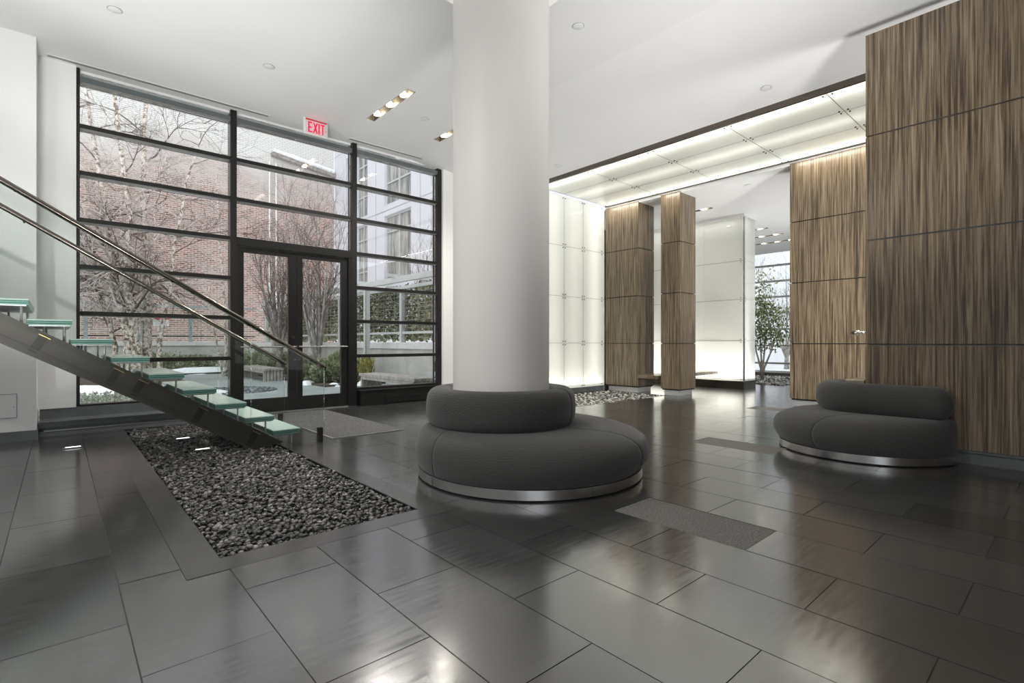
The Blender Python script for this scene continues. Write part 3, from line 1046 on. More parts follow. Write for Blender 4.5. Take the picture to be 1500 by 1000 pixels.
# opal glass box in the far hall
gb = empty('glass_clad_block', (12.0, 6.8, 0), 'tall white backlit glass clad block in the far hall', 'glass wall')
bz = [.165, 1.09, 2.04, 2.93, 3.93]
by = [5.224, 6.16, 7.10, 8.04, 8.38]
for j in range(4):
    for i in range(4):
        MB().sheet(11.70, by[i] + .002, bz[j] + .002, 11.712, by[i + 1] - .002, bz[j + 1] - .002, 'x1').build('glass_panel', M['opal'], gb)
    MB().sheet(11.745, 5.21, bz[j] + .002, 12.32, 5.222, bz[j + 1] - .002, 'y1').build('glass_panel', M['opal'], gb)
for z in bz[:-1] + [3.9]:
    for dz in (-.035, .035):
        if z + dz < .17: continue
        bolt(gb, (11.689, 5.265, z + dz), (11.70, 5.265, z + dz), M['steel'])
        bolt(gb, (11.78, 5.199, z + dz), (11.78, 5.21, z + dz), M['steel'])
mb = MB()
for z in bz[1:-1]: mb.box(11.6985, 5.224, z - .004, 11.702, 8.38, z + .004)
mb.build('joint_seal', M['seal'], gb)
MB().box(11.715, 5.19, .165, 11.742, 5.224, 3.93).build('corner_post', M['alu'], gb)
MB().box(11.69, 5.20, 0, 12.33, 8.38, .16).build('plinth', M['lampmetal'], gb)
MB().box(12.0, 5.40, .165, 12.03, 8.38, 3.93).build('back_board', M['plaster'], gb)
MB().box(11.66, 5.17, 3.94, 12.35, 8.38, 3.998).build('top_trim', M['plaster'], gb)
area('block_tube', (11.86, 6.8, .20), (PI, 0, 0), .08, 3.0, 26, (1, .975, .9))
area('block_tube', (11.86, 6.8, 3.90), (0, 0, 0), .08, 3.0, 3, (1, .985, .93))
area('block_tube', (12.18, 5.31, .20), (PI, 0, 0), .25, .06, 4, (1, .975, .9))
# far hall walls
MB().box(7.0, 8.4, 0, 17.6, 8.6, 4.2).build('wall_far_hall', M['plaster'], label='plain white rear wall of the far hall', cat='wall', kind='structure')
MB().box(9.6, 1.8, 0, 17.6, 2.0, 4.2).build('wall_far_side', M['plaster'], label='plain white side wall of the far hall behind the wood wall', cat='wall', kind='structure')

# floating bench between pillars and glass block
bn = empty('wood_bench', (10.3, 6.03, .0), 'low dark wood slab bench reaching from the pillars to the glass block', 'bench')
MB().box(9.06, 5.79, .305, 11.66, 6.249, .375).build('seat', M['wood'], bn, bevel=.004)

# far window
fw = empty('window_4', (17.6, 5, 0), 'bright horizontal pane window at the end of the far hall', 'window', kind='structure')
FZ = [4.10, 3.62, 3.10, 2.58, 2.06, 1.52, .98, .40]
for z in FZ:
    MB().box(17.6, 2.0, z - .06, 17.72, 8.4, z).build('transom', M['alu'], fw)
MB().box(17.6, 2.0, 0, 17.72, 8.4, .12).build('sill', M['alu'], fw)
mb = MB()
for y in (2.03, 3.6, 5.2, 8.34): mb.box(17.6, y - .03, 0, 17.72, y + .03, 4.2)
mb.build('mullion', M['alu'], fw)
mb = MB()
ez = [.12] + FZ[::-1]
for i in range(len(ez) - 1):
    mb.box(17.65, 2.06, ez[i] + .002, 17.66, 8.31, ez[i + 1] - .062)
mb.build('glass_pane', M['glaze_far'], fw)
MB().box(16.55, 2.0, 0, 17.58, 8.38, .115).build('trim_3', M['lampmetal'], label='low dark curb in front of the far window', cat='curb', kind='structure')

# ------------------------------------------------------------------ pebbles
def ico():
    import bmesh
    bm = bmesh.new()
    bmesh.ops.create_icosphere(bm, subdivisions=1, radius=1)
    v = np.array([x.co[:] for x in bm.verts]); f = np.array([[q.index for q in fc.verts] for fc in bm.faces])
    bm.free()
    return v, f
IV, IF = ico()


def pebbles(name, inside, bbox, size, n, z0, zvar, mat, label, cat, seed=1, layers=2):
    r = np.random.default_rng(seed)
    x0, y0, x1, y1 = bbox
    pts = []
    step = size * 1.12
    for l in range(layers):
        nx, ny = int((x1 - x0) / step), int((y1 - y0) / (step * .9))
        X, Y = np.meshgrid(np.arange(nx + 1), np.arange(ny + 1))
        X = x0 + (X + .5 * (Y % 2) + .37 * l) * step + r.normal(0, step * .22, X.shape)
        Y = y0 + (Y + .4 * l) * step * .9 + r.normal(0, step * .22, Y.shape)
        Z = z0 - l * size * .35 + r.uniform(-zvar, zvar, X.shape)
        P = np.stack([X, Y, Z], -1).reshape(-1, 3)
        P = P[(P[:, 0] > x0 + size * .45) & (P[:, 0] < x1 - size * .45) & (P[:, 1] > y0 + size * .45) & (P[:, 1] < y1 - size * .45)]
        P = P[inside(P)]
        pts.append(P)
    P = np.concatenate(pts)
    N = len(P)
    sc_ = np.stack([r.uniform(.45, .78, N), r.uniform(.34, .56, N), r.uniform(.22, .36, N)], -1) * size
    q = r.normal(size=(N, 4)) * np.array([2.2, .35, .35, 2.2])
    q /= np.linalg.norm(q, axis=1, keepdims=True)
    w_, x_, y_, z_ = q.T
    R = np.stack([np.stack([1 - 2 * (y_ * y_ + z_ * z_), 2 * (x_ * y_ - z_ * w_), 2 * (x_ * z_ + y_ * w_)], -1),
                  np.stack([2 * (x_ * y_ + z_ * w_), 1 - 2 * (x_ * x_ + z_ * z_), 2 * (y_ * z_ - x_ * w_)], -1),
                  np.stack([2 * (x_ * z_ - y_ * w_), 2 * (y_ * z_ + x_ * w_), 1 - 2 * (x_ * x_ + y_ * y_)], -1)], -2)
    V = np.einsum('nij,nkj->nki', R, IV[None] * sc_[:, None, :]) + P[:, None, :]
    V = V.reshape(-1, 3)
    nv = len(IV)
    F = (IF[None] + (np.arange(N) * nv)[:, None, None]).reshape(-1, 3)
    org = np.array([(x0 + x1) / 2, (y0 + y1) / 2, 0.0])
    V = V - org
    me = bpy.data.meshes.new(name)
    me.vertices.add(len(V)); me.vertices.foreach_set('co', V.astype(np.float32).ravel())
    me.loops.add(F.size); me.loops.foreach_set('vertex_index', F.astype(np.int32).ravel())
    me.polygons.add(len(F)); me.polygons.foreach_set('loop_start', np.arange(0, F.size, 3, dtype=np.int32))
    me.polygons.foreach_set('use_smooth', np.ones(len(F), dtype=bool))
    me.update(); me.validate()
    me.materials.append(mat)
    o = bpy.data.objects.new(name, me); COL.objects.link(o); o.location = org
    return tag(o, label, cat, None, 'stuff')


ALL = lambda P: np.ones(len(P), bool)
pebbles('pebbles', ALL, BED_IN, .037, 0, -.012, .008, M['pebble'], 'dark river pebbles filling the sunken bed under the stairs', 'pebbles', 1)
pebbles('gravel', ALL, GRV, .05, 0, -.012, .010, M['gravel'], 'pale mixed gravel bed before the backlit glass wall', 'gravel', 2)
def fbed(P): return (P[:, 0] > 13.2)
pebbles('pebbles', fbed, (13.2, 4.9, 16.5, 8.0), .085, 0, .012, .01, M['gravel'], 'grey pebbles spread around the indoor fig tree', 'pebbles', 4, layers=1)

# ------------------------------------------------------------------ mats
mt = empty('entry_mat', (2.66, 6.65, 0), 'grey speckled entry mat with metal edge before the double door', 'mat')
x0, y0, x1, y1 = MAT
MB().box(x0 + .03, y0 + .03, .001, x1 - .012, y1, .012).build('pile', M['mat'], mt)
MB().box(x0, y0, .001, x0 + .03, y1, .009).build('edge_strip', M['alu'], mt)
MB().box(x0 + .03, y0, .001, x1, y0 + .03, .009).build('edge_strip', M['alu'], mt)
for q, lb in zip(INS, ('speckled carpet tile inlaid in the floor right of the near sofa', 'speckled carpet tile inlaid in the floor left of the curved sofa', 'small far carpet tile inlaid in the floor near the set back wood wall')):
    MB().box(q[0] + .003, q[1] + .003, -.012, q[2] - .003, q[3] - .003, -.001).build('carpet_tile', M['carpet'], label=lb, cat='carpet tile', group='carpet tiles inlaid in the floor')

# small floor lamps
def floor_lamp(x, y, z, rot, lb):
    r = empty('floor_uplight', (x, y, z), lb, 'floor lamp', 'recessed floor lamps under the stairs')
    MB().box(x - .075, y - .018, z + .0, x + .075, y + .018, z + .010).build('housing', M['steel'], r, bevel=.002)
    MB().box(x - .058, y - .014, z + .010, x + .058, y + .014, z + .013).build('lens', M['bulb_cool'], r)
    for s in (-1, 1): MB().cyl((x + s * .067, y, z + .010), (x + s * .067, y, z + .012), .005, n=8).build('screw', M['black'], r)
    return r
l0 = floor_lamp(.104, 6.70, 0.0005, 0, 'small bright floor lamp set in the tiles left of the pebbles')
for p, lb in (((1.0, 6.475, .008), 'small bright lamp lying in the far pebbles under the stairs'), ((1.042, 5.694, .008), 'nearer small bright lamp lying in the pebbles under the stairs')):
    o = copy_tree(l0); o.location = p; o['label'] = lb

# ------------------------------------------------------------------ staircase
stc = empty('staircase', (1.5, 6.0, 0), 'glass tread staircase with steel stringers rising to the upper left', 'staircase')
RUN, RISE = .2565, .1525
NT_ = 13
SL = .606
def ztop(x): return .034 + SL * (1.716 - x)
XE = -1.6
for ys in (5.50, 6.52):
    mb = MB()
    # web with foot cut level in the pebbles
    web = [(1.735, .022), (1.43, -.03), (1.36, .03), (XE, ztop(XE) - .245), (XE, ztop(XE))]
    mb.prism(web, ys + .012, ys + .10, 'y')
    # near face plates: upper and lower lips
    def lip(d0, d1, y0, y1):
        mb.prism([(1.60, ztop(1.60) - d0), (1.60 - (.1 if d1 > .2 else 0), ztop(1.60 - (.1 if d1 > .2 else 0)) - d1), (XE, ztop(XE) - d1), (XE, ztop(XE) - d0)], y0, y1, 'y')
    lip(-.004, .012, ys, ys + .112)
    lip(.165, .178, ys + .002, ys + .012)
    mb.build('stringer', M['stringer'], stc)
    if ys < 6:
        for xb_ in (-.42, -.12, .35, .52, .98, 1.44):
            z = ztop(xb_)
            b = MB()
            c, s = math.cos(math.atan(SL)), math.sin(math.atan(SL))
            pl = [(xb_ + .005, z - .03), (xb_ + .055, z - .03 - .05 * SL), (xb_ + .055 - .07, z - .03 - .05 * SL - .125), (xb_ + .005 - .07, z - .03 - .125)]
            b.prism(pl[::-1], ys + .003, ys + .013, 'y')
            br = b.build('splice_plate', M['bracket'], stc)
            MB().prism([(xb_, z - .026), (xb_ + .07, z - .026 - .07 * SL), (xb_ + .07, z - .033 - .07 * SL), (xb_, z - .033)][::-1], ys - .004, ys + .013, 'y').build('plate_glint', M['glint'], br)  # gold strip painting in the light that glints off the plate
TY0, TY1 = 5.42, 6.70
for k in range(NT_):
    xr = 1.875 - RUN * k; z = .165 + RISE * k; xl = xr - .268
    t = MB().box(xl, TY0, z - .012, xr, TY1, z).build('tread', M['tread_top'], stc, bevel=.0015)
    mb = MB()
    mb.box(xl + .001, TY0 + .001, z - .0185, xr - .001, TY1 - .001, z - .0122)
    mb.box(xl + .001, TY0 + .001, z - .0345, xr - .001, TY1 - .001, z - .0282)
    mb.build('interlayer', M['tread_gap'], t)
    mb = MB()
    mb.box(xl, TY0, z - .028, xr, TY1, z - .0187); mb.box(xl + .001, TY0 + .001, z - .0433, xr - .001, TY1 - .001, z - .0347)
    mb.build('glass_layer', M['tread_edge'], t)
    MB().box(xl + .012, TY0 + .01, z - .055, xr - .012, TY1 - .01, z - .0435).build('support_plate', M['alu'], t)
    for ly in (5.56, 6.58):
        for lx in (xr - .045, xr - .17):
            zb_ = ztop(lx) if lx < 1.70 else .0
            if k == 0: zb_ = 0.0
            MB().cyl((lx, ly, zb_ - (.004 if k else 0)), (lx, ly, z - .055), .0085, n=10).build('support_leg', M['alu'], t, smooth='auto')


def rail_z(x): return .775 + .607 * (2.14 - x)
for gy, ry, xe in ((5.372, 5.425, 2.108), (6.742, 6.70, 2.135)):
    xs = [xe, 1.394, .37, -.65, XE]
    for i in range(4):
        a, b = xs[i + 1] + .003, xs[i] - .003
        def zb_(x): return max(.02, ztop(x) - .05)
        poly = [(a, zb_(a))]
        if a < 1.72 < b: poly.append((1.70, .02))
        poly += [(b, zb_(b)), (b, rail_z(b) - .012), (a, rail_z(a) - .012)]
        MB().prism(poly[::-1], gy, gy + .010, 'y').build('glass_panel', M['rail_glass'], stc)
    # floor clip
    MB().box(xe - .075, gy - .012, 0, xe - .020, gy + .022, .155).build('glass_clip', M['steel_dark'], stc, bevel=.002)
    # handrail
    r = MB().tube([(2.14, ry, rail_z(2.14)), (XE, ry, rail_z(XE))], .024, 16)
    hr = r.build('handrail', M['steel_dark'], stc, smooth='auto')
    for x in (1.75, .75, -.25, -1.2):
        MB().cyl((x, ry, rail_z(x) - .006), (x, gy + (.010 if gy < ry else 0), rail_z(x) - .030), .008, n=8).build('rail_bracket', M['steel_dark'], hr)

# ------------------------------------------------------------------ courtyard
MB().box(-8, 8.22, -.12, 6.4, 23.9, -.02).build('courtyard_ground', M['patio'], label='bluestone paved courtyard ground outside the window', cat='paving', kind='structure')
mb = MB()
mb.box(-8, 19.8, -.02, 6.35, 23.9, .03); mb.box(4.75, 12.1, -.02, 6.35, 19.8, .03); mb.box(-2.5, 14.6, -.02, 2.6, 19.8, .0)
mb.build('planting_bed', M['soil'], label='dark planting bed strip along the courtyard walls', cat='planting bed', kind='structure')
MB().box(-30, -45, -.3, 60, -5.15, -.1).build('street_ground_rear', M['street'], label='pale street ground behind the viewer', cat='street', kind='structure')
MB().box(17.75, -10, -.2, 45, 30, -.1).build('street_ground_far', M['street'], label='pale pavement outside the far window', cat='street', kind='structure')
MB().box(27, -10, -.1, 27.5, 40, 9).build('street_facade', M['pale_facade'], label='pale building front across the street beyond the far window', cat='building', kind='structure')

# brick building
bk = empty('brick_building', (3, 26, 0), 'tall weathered red brick building wall closing the courtyard', 'building', kind='structure')
MB().box(-14, 26.0, -.1, 10.7, 26.6, 17).build('brick_wall', M['brick'], bk)
mb = MB()
r = random.Random(4)
p = [(7.7, 25.9, 10.25), (8.6, 25.85, 10.1), (9.6, 25.85, 9.98), (10.65, 25.9, 9.85)]
mb.tube(p, [.10, .16, .13, .15], 8)
mb.build('snow_ledge', M['snow'], bk)
MB().prism([(7.6, 9.98), (10.7, 9.55), (10.7, 9.72), (7.6, 10.15)], 25.7, 26.0, 'y').build('stone_ledge', M['greybark'], bk)
for x in (7.52, 7.82):
    MB().cyl((x, 25.93, 1.2 if x > 7.6 else 2.2), (x, 25.93, 9.7), .035, n=8).build('downpipe', M['white_metal'], bk)
MB().cyl((7.52, 25.85, 2.15), (7.52, 25.75, 2.15), .14, n=18).build('red_bell', M['red'], bk)

# pale panel building on the right
lb = empty('panel_building', (10.7, 18, 0), 'pale lavender panel building with tall windows right of the courtyard', 'building', kind='structure')
LX = 10.7
wins = [(22.15, 23.35, 6.95, 10.1), (22.15, 23.35, 3.4, 6.6), (18.24, 20.51, 7.05, 10.2), (18.24, 20.51, 3.59, 6.59), (15.2, 16.76, 7.05, 10.2), (15.2, 16.76, 3.59, 6.59), (24.0, 24.5, 7.5, 10.2), (24.0, 24.5, 3.9, 6.5)]
# wall as rectangles around the window openings (y, z plane)
mb = MB()
for q in rect_sub((8.4, -.1, 25.98, 17), [(a, c, b, d) for a, b, c, d in wins]):
    mb.box(LX, q[0], q[1], LX + .25, q[2], q[3])
mb.build('panel_wall', M['lavender'], lb)
mb = MB()
for z in (3.0, 6.8, 10.6):
    mb.box(LX - .01, 8.4, z, LX, 25.98, z + .02)
for y in (17.5, 21.3, 23.7): mb.box(LX - .008, y, -.1, LX, y + .02, 17)
mb.build('panel_joint', M['alu'], lb)
for a, b, c, d in wins:
    f = MB()
    f.box(LX + .10, a, c, LX + .16, a + .07, d); f.box(LX + .10, b - .07, c, LX + .16, b, d)
    f.box(LX + .10, a + .07, c, LX + .16, b - .07, c + .08); f.box(LX + .10, a + .07, d - .08, LX + .16, b - .07, d)
    if b - a > .8:
        mid = a + (b - a) * .5
        f.box(LX + .10, mid - .05, c + .08, LX + .16, mid + .05, d - .08)
        f.box(LX + .105, a + .07, c + .95, LX + .16, b - .07, c + 1.02)
        f.box(LX + .105, a + .07, d - .75, LX + .16, b - .07, d - .68)
    fr = f.build('window', M['win_frame'], lb)
    MB().box(LX + .165, a, c, LX + .18, b, d).build('pane', M['winpane'], fr)
MB().box(LX - .5, 18.9, 3.15, LX, 20.3, 3.3).build('canopy', M['trellis'], lb)

# low garden walls
g1 = empty('garden_wall', (0, 24, 0), 'low concrete garden wall with pale cap across the courtyard rear', 'garden wall', 'low garden walls')
MB().box(-8, 24.0, -.1, 6.75, 24.3, .92).build('wall_body', M['concrete'], g1)
mb = MB()
x = -8
while x < 6.5:
    mb.box(x + .004, 23.95, .921, min(x + 1.35, 6.44) - .004, 24.35, 1.075); x += 1.35
mb.build('cap_stone', M['capstone'], g1, bevel=.006)
g2 = empty('garden_wall', (6.6, 15, 0), 'low concrete garden wall along the right side of the courtyard', 'garden wall', 'low garden walls')
MB().box(6.5, 8.4, -.1, 6.75, 23.95, .89).build('wall_body', M['concrete'], g2)
mb = MB()
y = 8.4
while y < 23.9:
    mb.box(6.45, y + .004, .891, 6.8, min(y + 1.1, 23.94) - .004, 1.055); y += 1.1
mb.build('cap_stone', M['capstone'], g2, bevel=.006)

# fence on the rear wall
f1 = empty('rail_fence', (1, 24.15, 1.07), 'blue grey rail fence on the rear garden wall before the bricks', 'fence')
for x in (-2.6, -.95, .72, 2.39, 3.99, 5.6):
    MB().box(x - .06, 24.09, 1.076, x + .06, 24.21, 2.55).build('post', M['fence'], f1, bevel=.005)
for z in (1.28, 2.44):
    MB().box(-8, 24.12, z, 6.4, 24.18, z + (.05 if z < 2 else .09)).build('rail', M['fence'] if z > 2 else M['black'], f1)
mb = MB()
for i in range(7): mb.box(-8, 24.12, 1.45 + i * .14, 6.4, 24.132, 1.46 + i * .14)
mb.build('wire_mesh', M['alu'], f1)
# notice boards on the fence
nb = empty('notice_board', (2.99, 24.05, 1.7), 'white notice board with red header hung on the courtyard fence', 'sign')
MB().box(2.74, 24.095, 1.70, 3.24, 24.118, 2.0).build('board', M['pink_board'], nb)
MB().box(2.74, 24.085, 1.95, 3.24, 24.095, 2.02).build('red_header', M['red'], nb)
mb = MB()
for i in range(4): mb.box(2.79, 24.09, 1.90 - i * .05, 3.19 - .06 * (i % 2), 24.095, 1.912 - i * .05)
mb.build('text_lines', M['alu'], nb)
nb2 = empty('notice_board', (3.0, 24.05, 1.5), 'small white plate below the red topped notice board', 'sign')
MB().box(2.87, 24.095, 1.50, 3.11, 24.118, 1.64).build('board', M['pink_board'], nb2)
mb = MB()
for i in range(2): mb.box(2.91, 24.09, 1.60 - i * .05, 3.07, 24.095, 1.612 - i * .05)
mb.build('text_lines', M['alu'], nb2)

# trellis fence with ivy on the right wall
f2 = empty('trellis_fence', (6.62, 15, 1.06), 'pale post and wire trellis fence on the right garden wall', 'fence')
for y in (9.3, 11.72, 13.71, 15.6, 17.5, 19.4, 21.3, 23.2):
    MB().box(6.56, y - .05, 1.056, 6.67, y + .05, 2.42).build('post', M['trellis'], f2, bevel=.004)
MB().box(6.57, 8.4, 2.42, 6.66, 23.9, 2.50).build('top_rail', M['trellis'], f2)
MB().box(6.59, 8.4, 1.27, 6.64, 23.9, 1.33).build('rail', M['trellis'], f2)
mb = MB()
for i in range(10):
    z = 1.42 + i * .1
    mb.box(6.61, 8.4, z, 6.622, 23.9, z + .012)
y = 8.5
while y < 23.8:
    mb.box(6.60, y, 1.1, 6.61, y + .012, 2.42); y += .3
mb.build('wire_mesh', M['alu'], f2)
# pergola beam on free posts
pg = empty('pergola', (6.0, 15, 0), 'pale timber pergola with beams along the right courtyard wall', 'pergola')
for y in (12.3, 16.2, 20.0):
    MB().box(5.86, y - .06, -.02, 5.98, y + .06, 2.45).build('post', M['trellis'], pg, bevel=.004)
MB().box(5.88, 8.5, 2.45, 5.96, 21.5, 2.58).build('beam', M['trellis'], pg)
for i in range(7):
    y = 8.9 + i * 1.9
    MB().box(5.70, y, 2.585, 6.9, y + .05, 2.66).build('rafter', M['trellis'], pg)
MB().cyl((5.85, 12.22, 0), (5.84, 12.2, 2.4), .02, n=8).build('vine_stem', M['oldwood'], pg)


def leaf_cloud(rs, n, centre, radii, size, flatn=None, shell=.35, up=.3):
    """many small folded leaves inside an ellipsoid (numpy), returned as an MB"""
    mb = MB()
    for i in range(n):
        while True:
            d = rs.normal(size=3); d /= np.linalg.norm(d)
            rad = (shell + (1 - shell) * rs.random()) ** .6
            p = np.array(centre) + d * np.array(radii) * rad
            break
        a = d * .6 + rs.normal(size=3) * .7 + np.array([0, 0, up]); a /= np.linalg.norm(a)
        b = np.cross(a, rs.normal(size=3)); b /= np.linalg.norm(b) + 1e-9
        c = np.cross(a, b)
        L = size * rs.uniform(.7, 1.3); W = L * .42
        mb.add([p, p + a * L * .5 + b * W * .5, p + a * L, p + a * L * .5 - b * W * .5 + c * W * .12], [(0, 1, 2), (0, 2, 3)])
    return mb


rs = np.random.default_rng(11)
# ivy on the trellis
mb = MB()
for i in range(26000):
    y = 8.8 + 14.8 * rs.random() ** 1.3; z = rs.uniform(1.1, 2.55)
    dens = .5 + .5 * math.sin(y * 1.3) * math.cos(z * 2 + y * .4)
    if rs.random() > .55 + .45 * dens: continue
    p = np.array([6.86 + rs.normal(0, .08), y, z])
    a = rs.normal(size=3); a /= np.linalg.norm(a); b = np.cross(a, rs.normal(size=3)); b /= np.linalg.norm(b)
    s = rs.uniform(.05, .10)
    mb.add([p, p + (a + b) * s * .5, p + a * s, p + (a - b) * s * .5], [(0, 1, 2, 3)])
mb.build('ivy', M['ivy'], label='dense evergreen ivy growing behind the trellis fence', cat='ivy', kind='stuff')

# evergreen shrubs
def shrub(loc, sx, sy, sz, seed, label, n=2600, size=.085):
    r_ = np.random.default_rng(seed)
    o = empty('evergreen_shrub', loc, label, 'shrub', 'low evergreen shrubs in the courtyard beds')
    mb = MB()
    blobs = [(0, 0, .45, .75)] + [(r_.uniform(-.5, .5), r_.uniform(-.5, .5), r_.uniform(.3, .65), r_.uniform(.35, .55)) for _ in range(7)]
    for bx_, by_, bz_, br_ in blobs:
        q = leaf_cloud(r_, n // 8, (loc[0] + bx_ * sx, loc[1] + by_ * sy, loc[2] + bz_ * sz), (sx * br_, sy * br_, sz * br_ * .75), size, shell=.45, up=.5)
        q.v = [(p[0], p[1], max(p[2], loc[2] + .01)) for p in q.v]
        mb.add(q.v, q.f)
    mb.build('foliage', M['juniper'], o)
    mb = MB()
    for i in range(5):
        a = i * 1.3
        mb.tube([(loc[0], loc[1], loc[2]), (loc[0] + .3 * sx * math.cos(a), loc[1] + .3 * sy * math.sin(a), loc[2] + .5 * sz)], [.02, .008], 6)
    mb.build('stems', M['greybark'], o)
    return o


shrub((5.15, 13.0, .03), .55, .5, .62, 1, 'big evergreen shrub nearest the right door leaf')
shrub((4.98, 13.9, .03), .5, .5, .72, 2, 'evergreen shrub behind snow left of the bare courtyard tree')
shrub((5.75, 13.5, .03), .5, .5, .8, 3, 'evergreen shrub right of the bare tree at the door edge')
shrub((5.75, 12.55, .03), .4, .45, .6, 5, 'small evergreen shrub beside the potted yellow plant')
shrub((5.1, 19.9, .03), .9, .7, .85, 6, 'evergreen shrub behind the left courtyard bench')
shrub((5.45, 17.6, .03), .5, .5, .75, 7, 'evergreen shrub between bench end and door stile')
shrub((2.75, 21.0, .03), 1.0, .7, .72, 8, 'wide evergreen shrub under the notice board')
shrub((3.9, 21.6, .03), .7, .6, .55, 9, 'smaller shrub right of the wide one under the notice board', n=1800)

# low groundcover outside the left window foot
mb = MB()
for i in range(5200):
    x = rs.uniform(-.6, 2.0); y = rs.uniform(8.5, 11.8)
    p = np.array([x, y, rs.uniform(.0, .16)])
    a = rs.normal(size=3) + np.array([0, 0, .8]); a /= np.linalg.norm(a); b = np.cross(a, rs.normal(size=3)); b /= np.linalg.norm(b)
    s = rs.uniform(.03, .07)
    mb.add([p, p + (a + b * .7) * s * .5, p + a * s, p + (a - b * .7) * s * .5], [(0, 1, 2, 3)])
mb.build('groundcover', M['groundcover'], label='pale low groundcover outside the foot of the left window', cat='groundcover', kind='stuff')

# snow patches
def snow_patch(x, y, rx, ry, h, seed, label):
    r_ = random.Random(seed)
    rows = []
    N = 28
    ph = [r_.uniform(0, 6.28) for _ in range(4)]
    for t in (1, .85, .6, .3, 0.02):
        row = []
        for k in range(N):
            a = 2 * PI * k / N
            wv = 1 + .18 * math.sin(2 * a + ph[0]) + .12 * math.sin(3 * a + ph[1]) + .07 * math.sin(7 * a + ph[2])
            row.append((x + rx * t * wv * math.cos(a), y + ry * t * wv * math.sin(a), -.03 + (h + .03) * (1 - t ** 2) * (1 + .25 * math.sin(5 * a + ph[3]) * t)))
        rows.append(row)
    mb = MB().grid(rows, closed_v=True)
    return mb.build('snow_patch', M['snow'], smooth=True, label=label, cat='snow', group='melting snow patches in the courtyard')
snow_patch(2.2, 12.1, .55, .5, .09, 1, 'snow patch on the paving right behind the glass treads')
snow_patch(3.6, 20.3, 1.5, .45, .2, 2, 'long snow bank at the foot of the rear shrubs')
snow_patch(.1, 14.3, 1.6, 1.2, .12, 3, 'wide snow patch at the lower left corner of the window')
snow_patch(4.70, 13.1, .2, .2, .09, 4, 'little snow heap left of the shrubs behind the right door leaf')
snow_patch(5.02, 12.2, .16, .12, .07, 5, 'little snow heap before the shrub at the door edge')
snow_patch(5.75, 12.0, .25, .3, .12, 6, 'snow heap beside the flower pot in the right window')
# pebble circle in the paving
def circ(P): return (P[:, 0] - 2.85) ** 2 + (P[:, 1] - 12.6) ** 2 < .92 ** 2
pebbles('pebbles', circ, (1.9, 11.6, 3.9, 13.6), .07, 0, -.012, .008, M['pebble_blue'], 'round patch of blue grey pebbles in the courtyard paving', 'pebbles', 9, layers=1)

# benches outside
def garden_bench(x0, x1, y0, y1, h, label):
    o = empty('garden_bench', ((x0 + x1) / 2, (y0 + y1) / 2, -.02), label, 'bench', 'slatted timber benches in the courtyard')
    n = 6
    wd_ = (x1 - x0) / n
    for i in range(n):
        MB().box(x0 + i * wd_ + .006, y0, h - .06, x0 + (i + 1) * wd_ - .006, y1, h).build('slat', M['oldwood'], o, bevel=.003)
    for yy in (y0 + .05, y1 - .15):
        mb = MB()
        for i in range(n):
            mb.box(x0 + i * wd_ + .012, yy, -.02, x0 + (i + 1) * wd_ - .012, yy + .06, h - .06)
        mb.build('end_frame', M['oldwood'], o)
    MB().box(x0 + .02, y0 + .11, h - .13, x0 + .06, y1 - .15, h - .06).build('apron', M['oldwood'], o)
    MB().box(x1 - .06, y0 + .11, h - .13, x1 - .02, y1 - .15, h - .06).build('apron', M['oldwood'], o)
    return o
garden_bench(4.17, 4.70, 14.9, 17.5, .335, 'weathered grey slatted bench behind the left door leaf')
garden_bench(5.14, 5.66, 8.65, 11.1, .345, 'weathered grey slatted bench behind the right window bay')

# potted plant
pp = empty('potted_shrub', (5.66, 11.75, -.02), 'yellow green shrub in a black pot beside the right bench', 'potted plant')
MB().lathe([(.10, -.02), (.14, .26), (.15, .27), (.13, .25), (.001, .24)], (5.66, 11.75), 20).build('pot', M['black'], pp, smooth='auto')
mb = MB()
for i in range(340):
    a = rs.uniform(0, 2 * PI); rr_ = rs.uniform(.02, .16); z = rs.uniform(.24, .62)
    p = np.array([5.66 + rr_ * math.cos(a) * (1 + z * .5), 11.75 + rr_ * math.sin(a) * (1 + z * .5), z])
    d = np.array([math.cos(a) * .35, math.sin(a) * .35, 1.0]) + rs.normal(size=3) * .2; d /= np.linalg.norm(d)
    b = np.cross(d, rs.normal(size=3)); b /= np.linalg.norm(b); s = rs.uniform(.07, .13)
    mb.add([p, p + d * s * .5 + b * s * .14, p + d * s, p + d * s * .5 - b * s * .14], [(0, 1, 2, 3)])
mb.build('foliage', M['yellowgreen'], pp)


# trees
def branchlets(mb, rs, p, d, L, r, depth, spread, droop, segs=4, n=4):
    pts = [np.array(p)]; rad = [r]
    d = np.array(d, float); d /= np.linalg.norm(d)
    for i in range(segs):
        d = d + rs.normal(size=3) * .16 + np.array([0, 0, droop])
        d /= np.linalg.norm(d)
        pts.append(pts[-1] + d * L / segs)
        rad.append(r * (1 - .8 * (i + 1) / segs))
    mb.tube(pts, rad, n, cap=False)
    if depth <= 0: return
    k = 3 if depth > 1 else 3
    for j in range(k + 1):
        t = rs.uniform(.25, .95)
        i = min(segs - 1, int(t * segs))
        q = pts[i] + (pts[i + 1] - pts[i]) * (t * segs - i)
        dd = (pts[i + 1] - pts[i]); dd /= np.linalg.norm(dd)
        s = rs.normal(size=3); s -= dd * s.dot(dd); s /= np.linalg.norm(s) + 1e-9
        nd = dd * math.cos(spread) + s * math.sin(spread)
        branchlets(mb, rs, q, nd, L * rs.uniform(.45, .65), r * .5, depth - 1, spread, droop, max(3, segs - 1), 3)


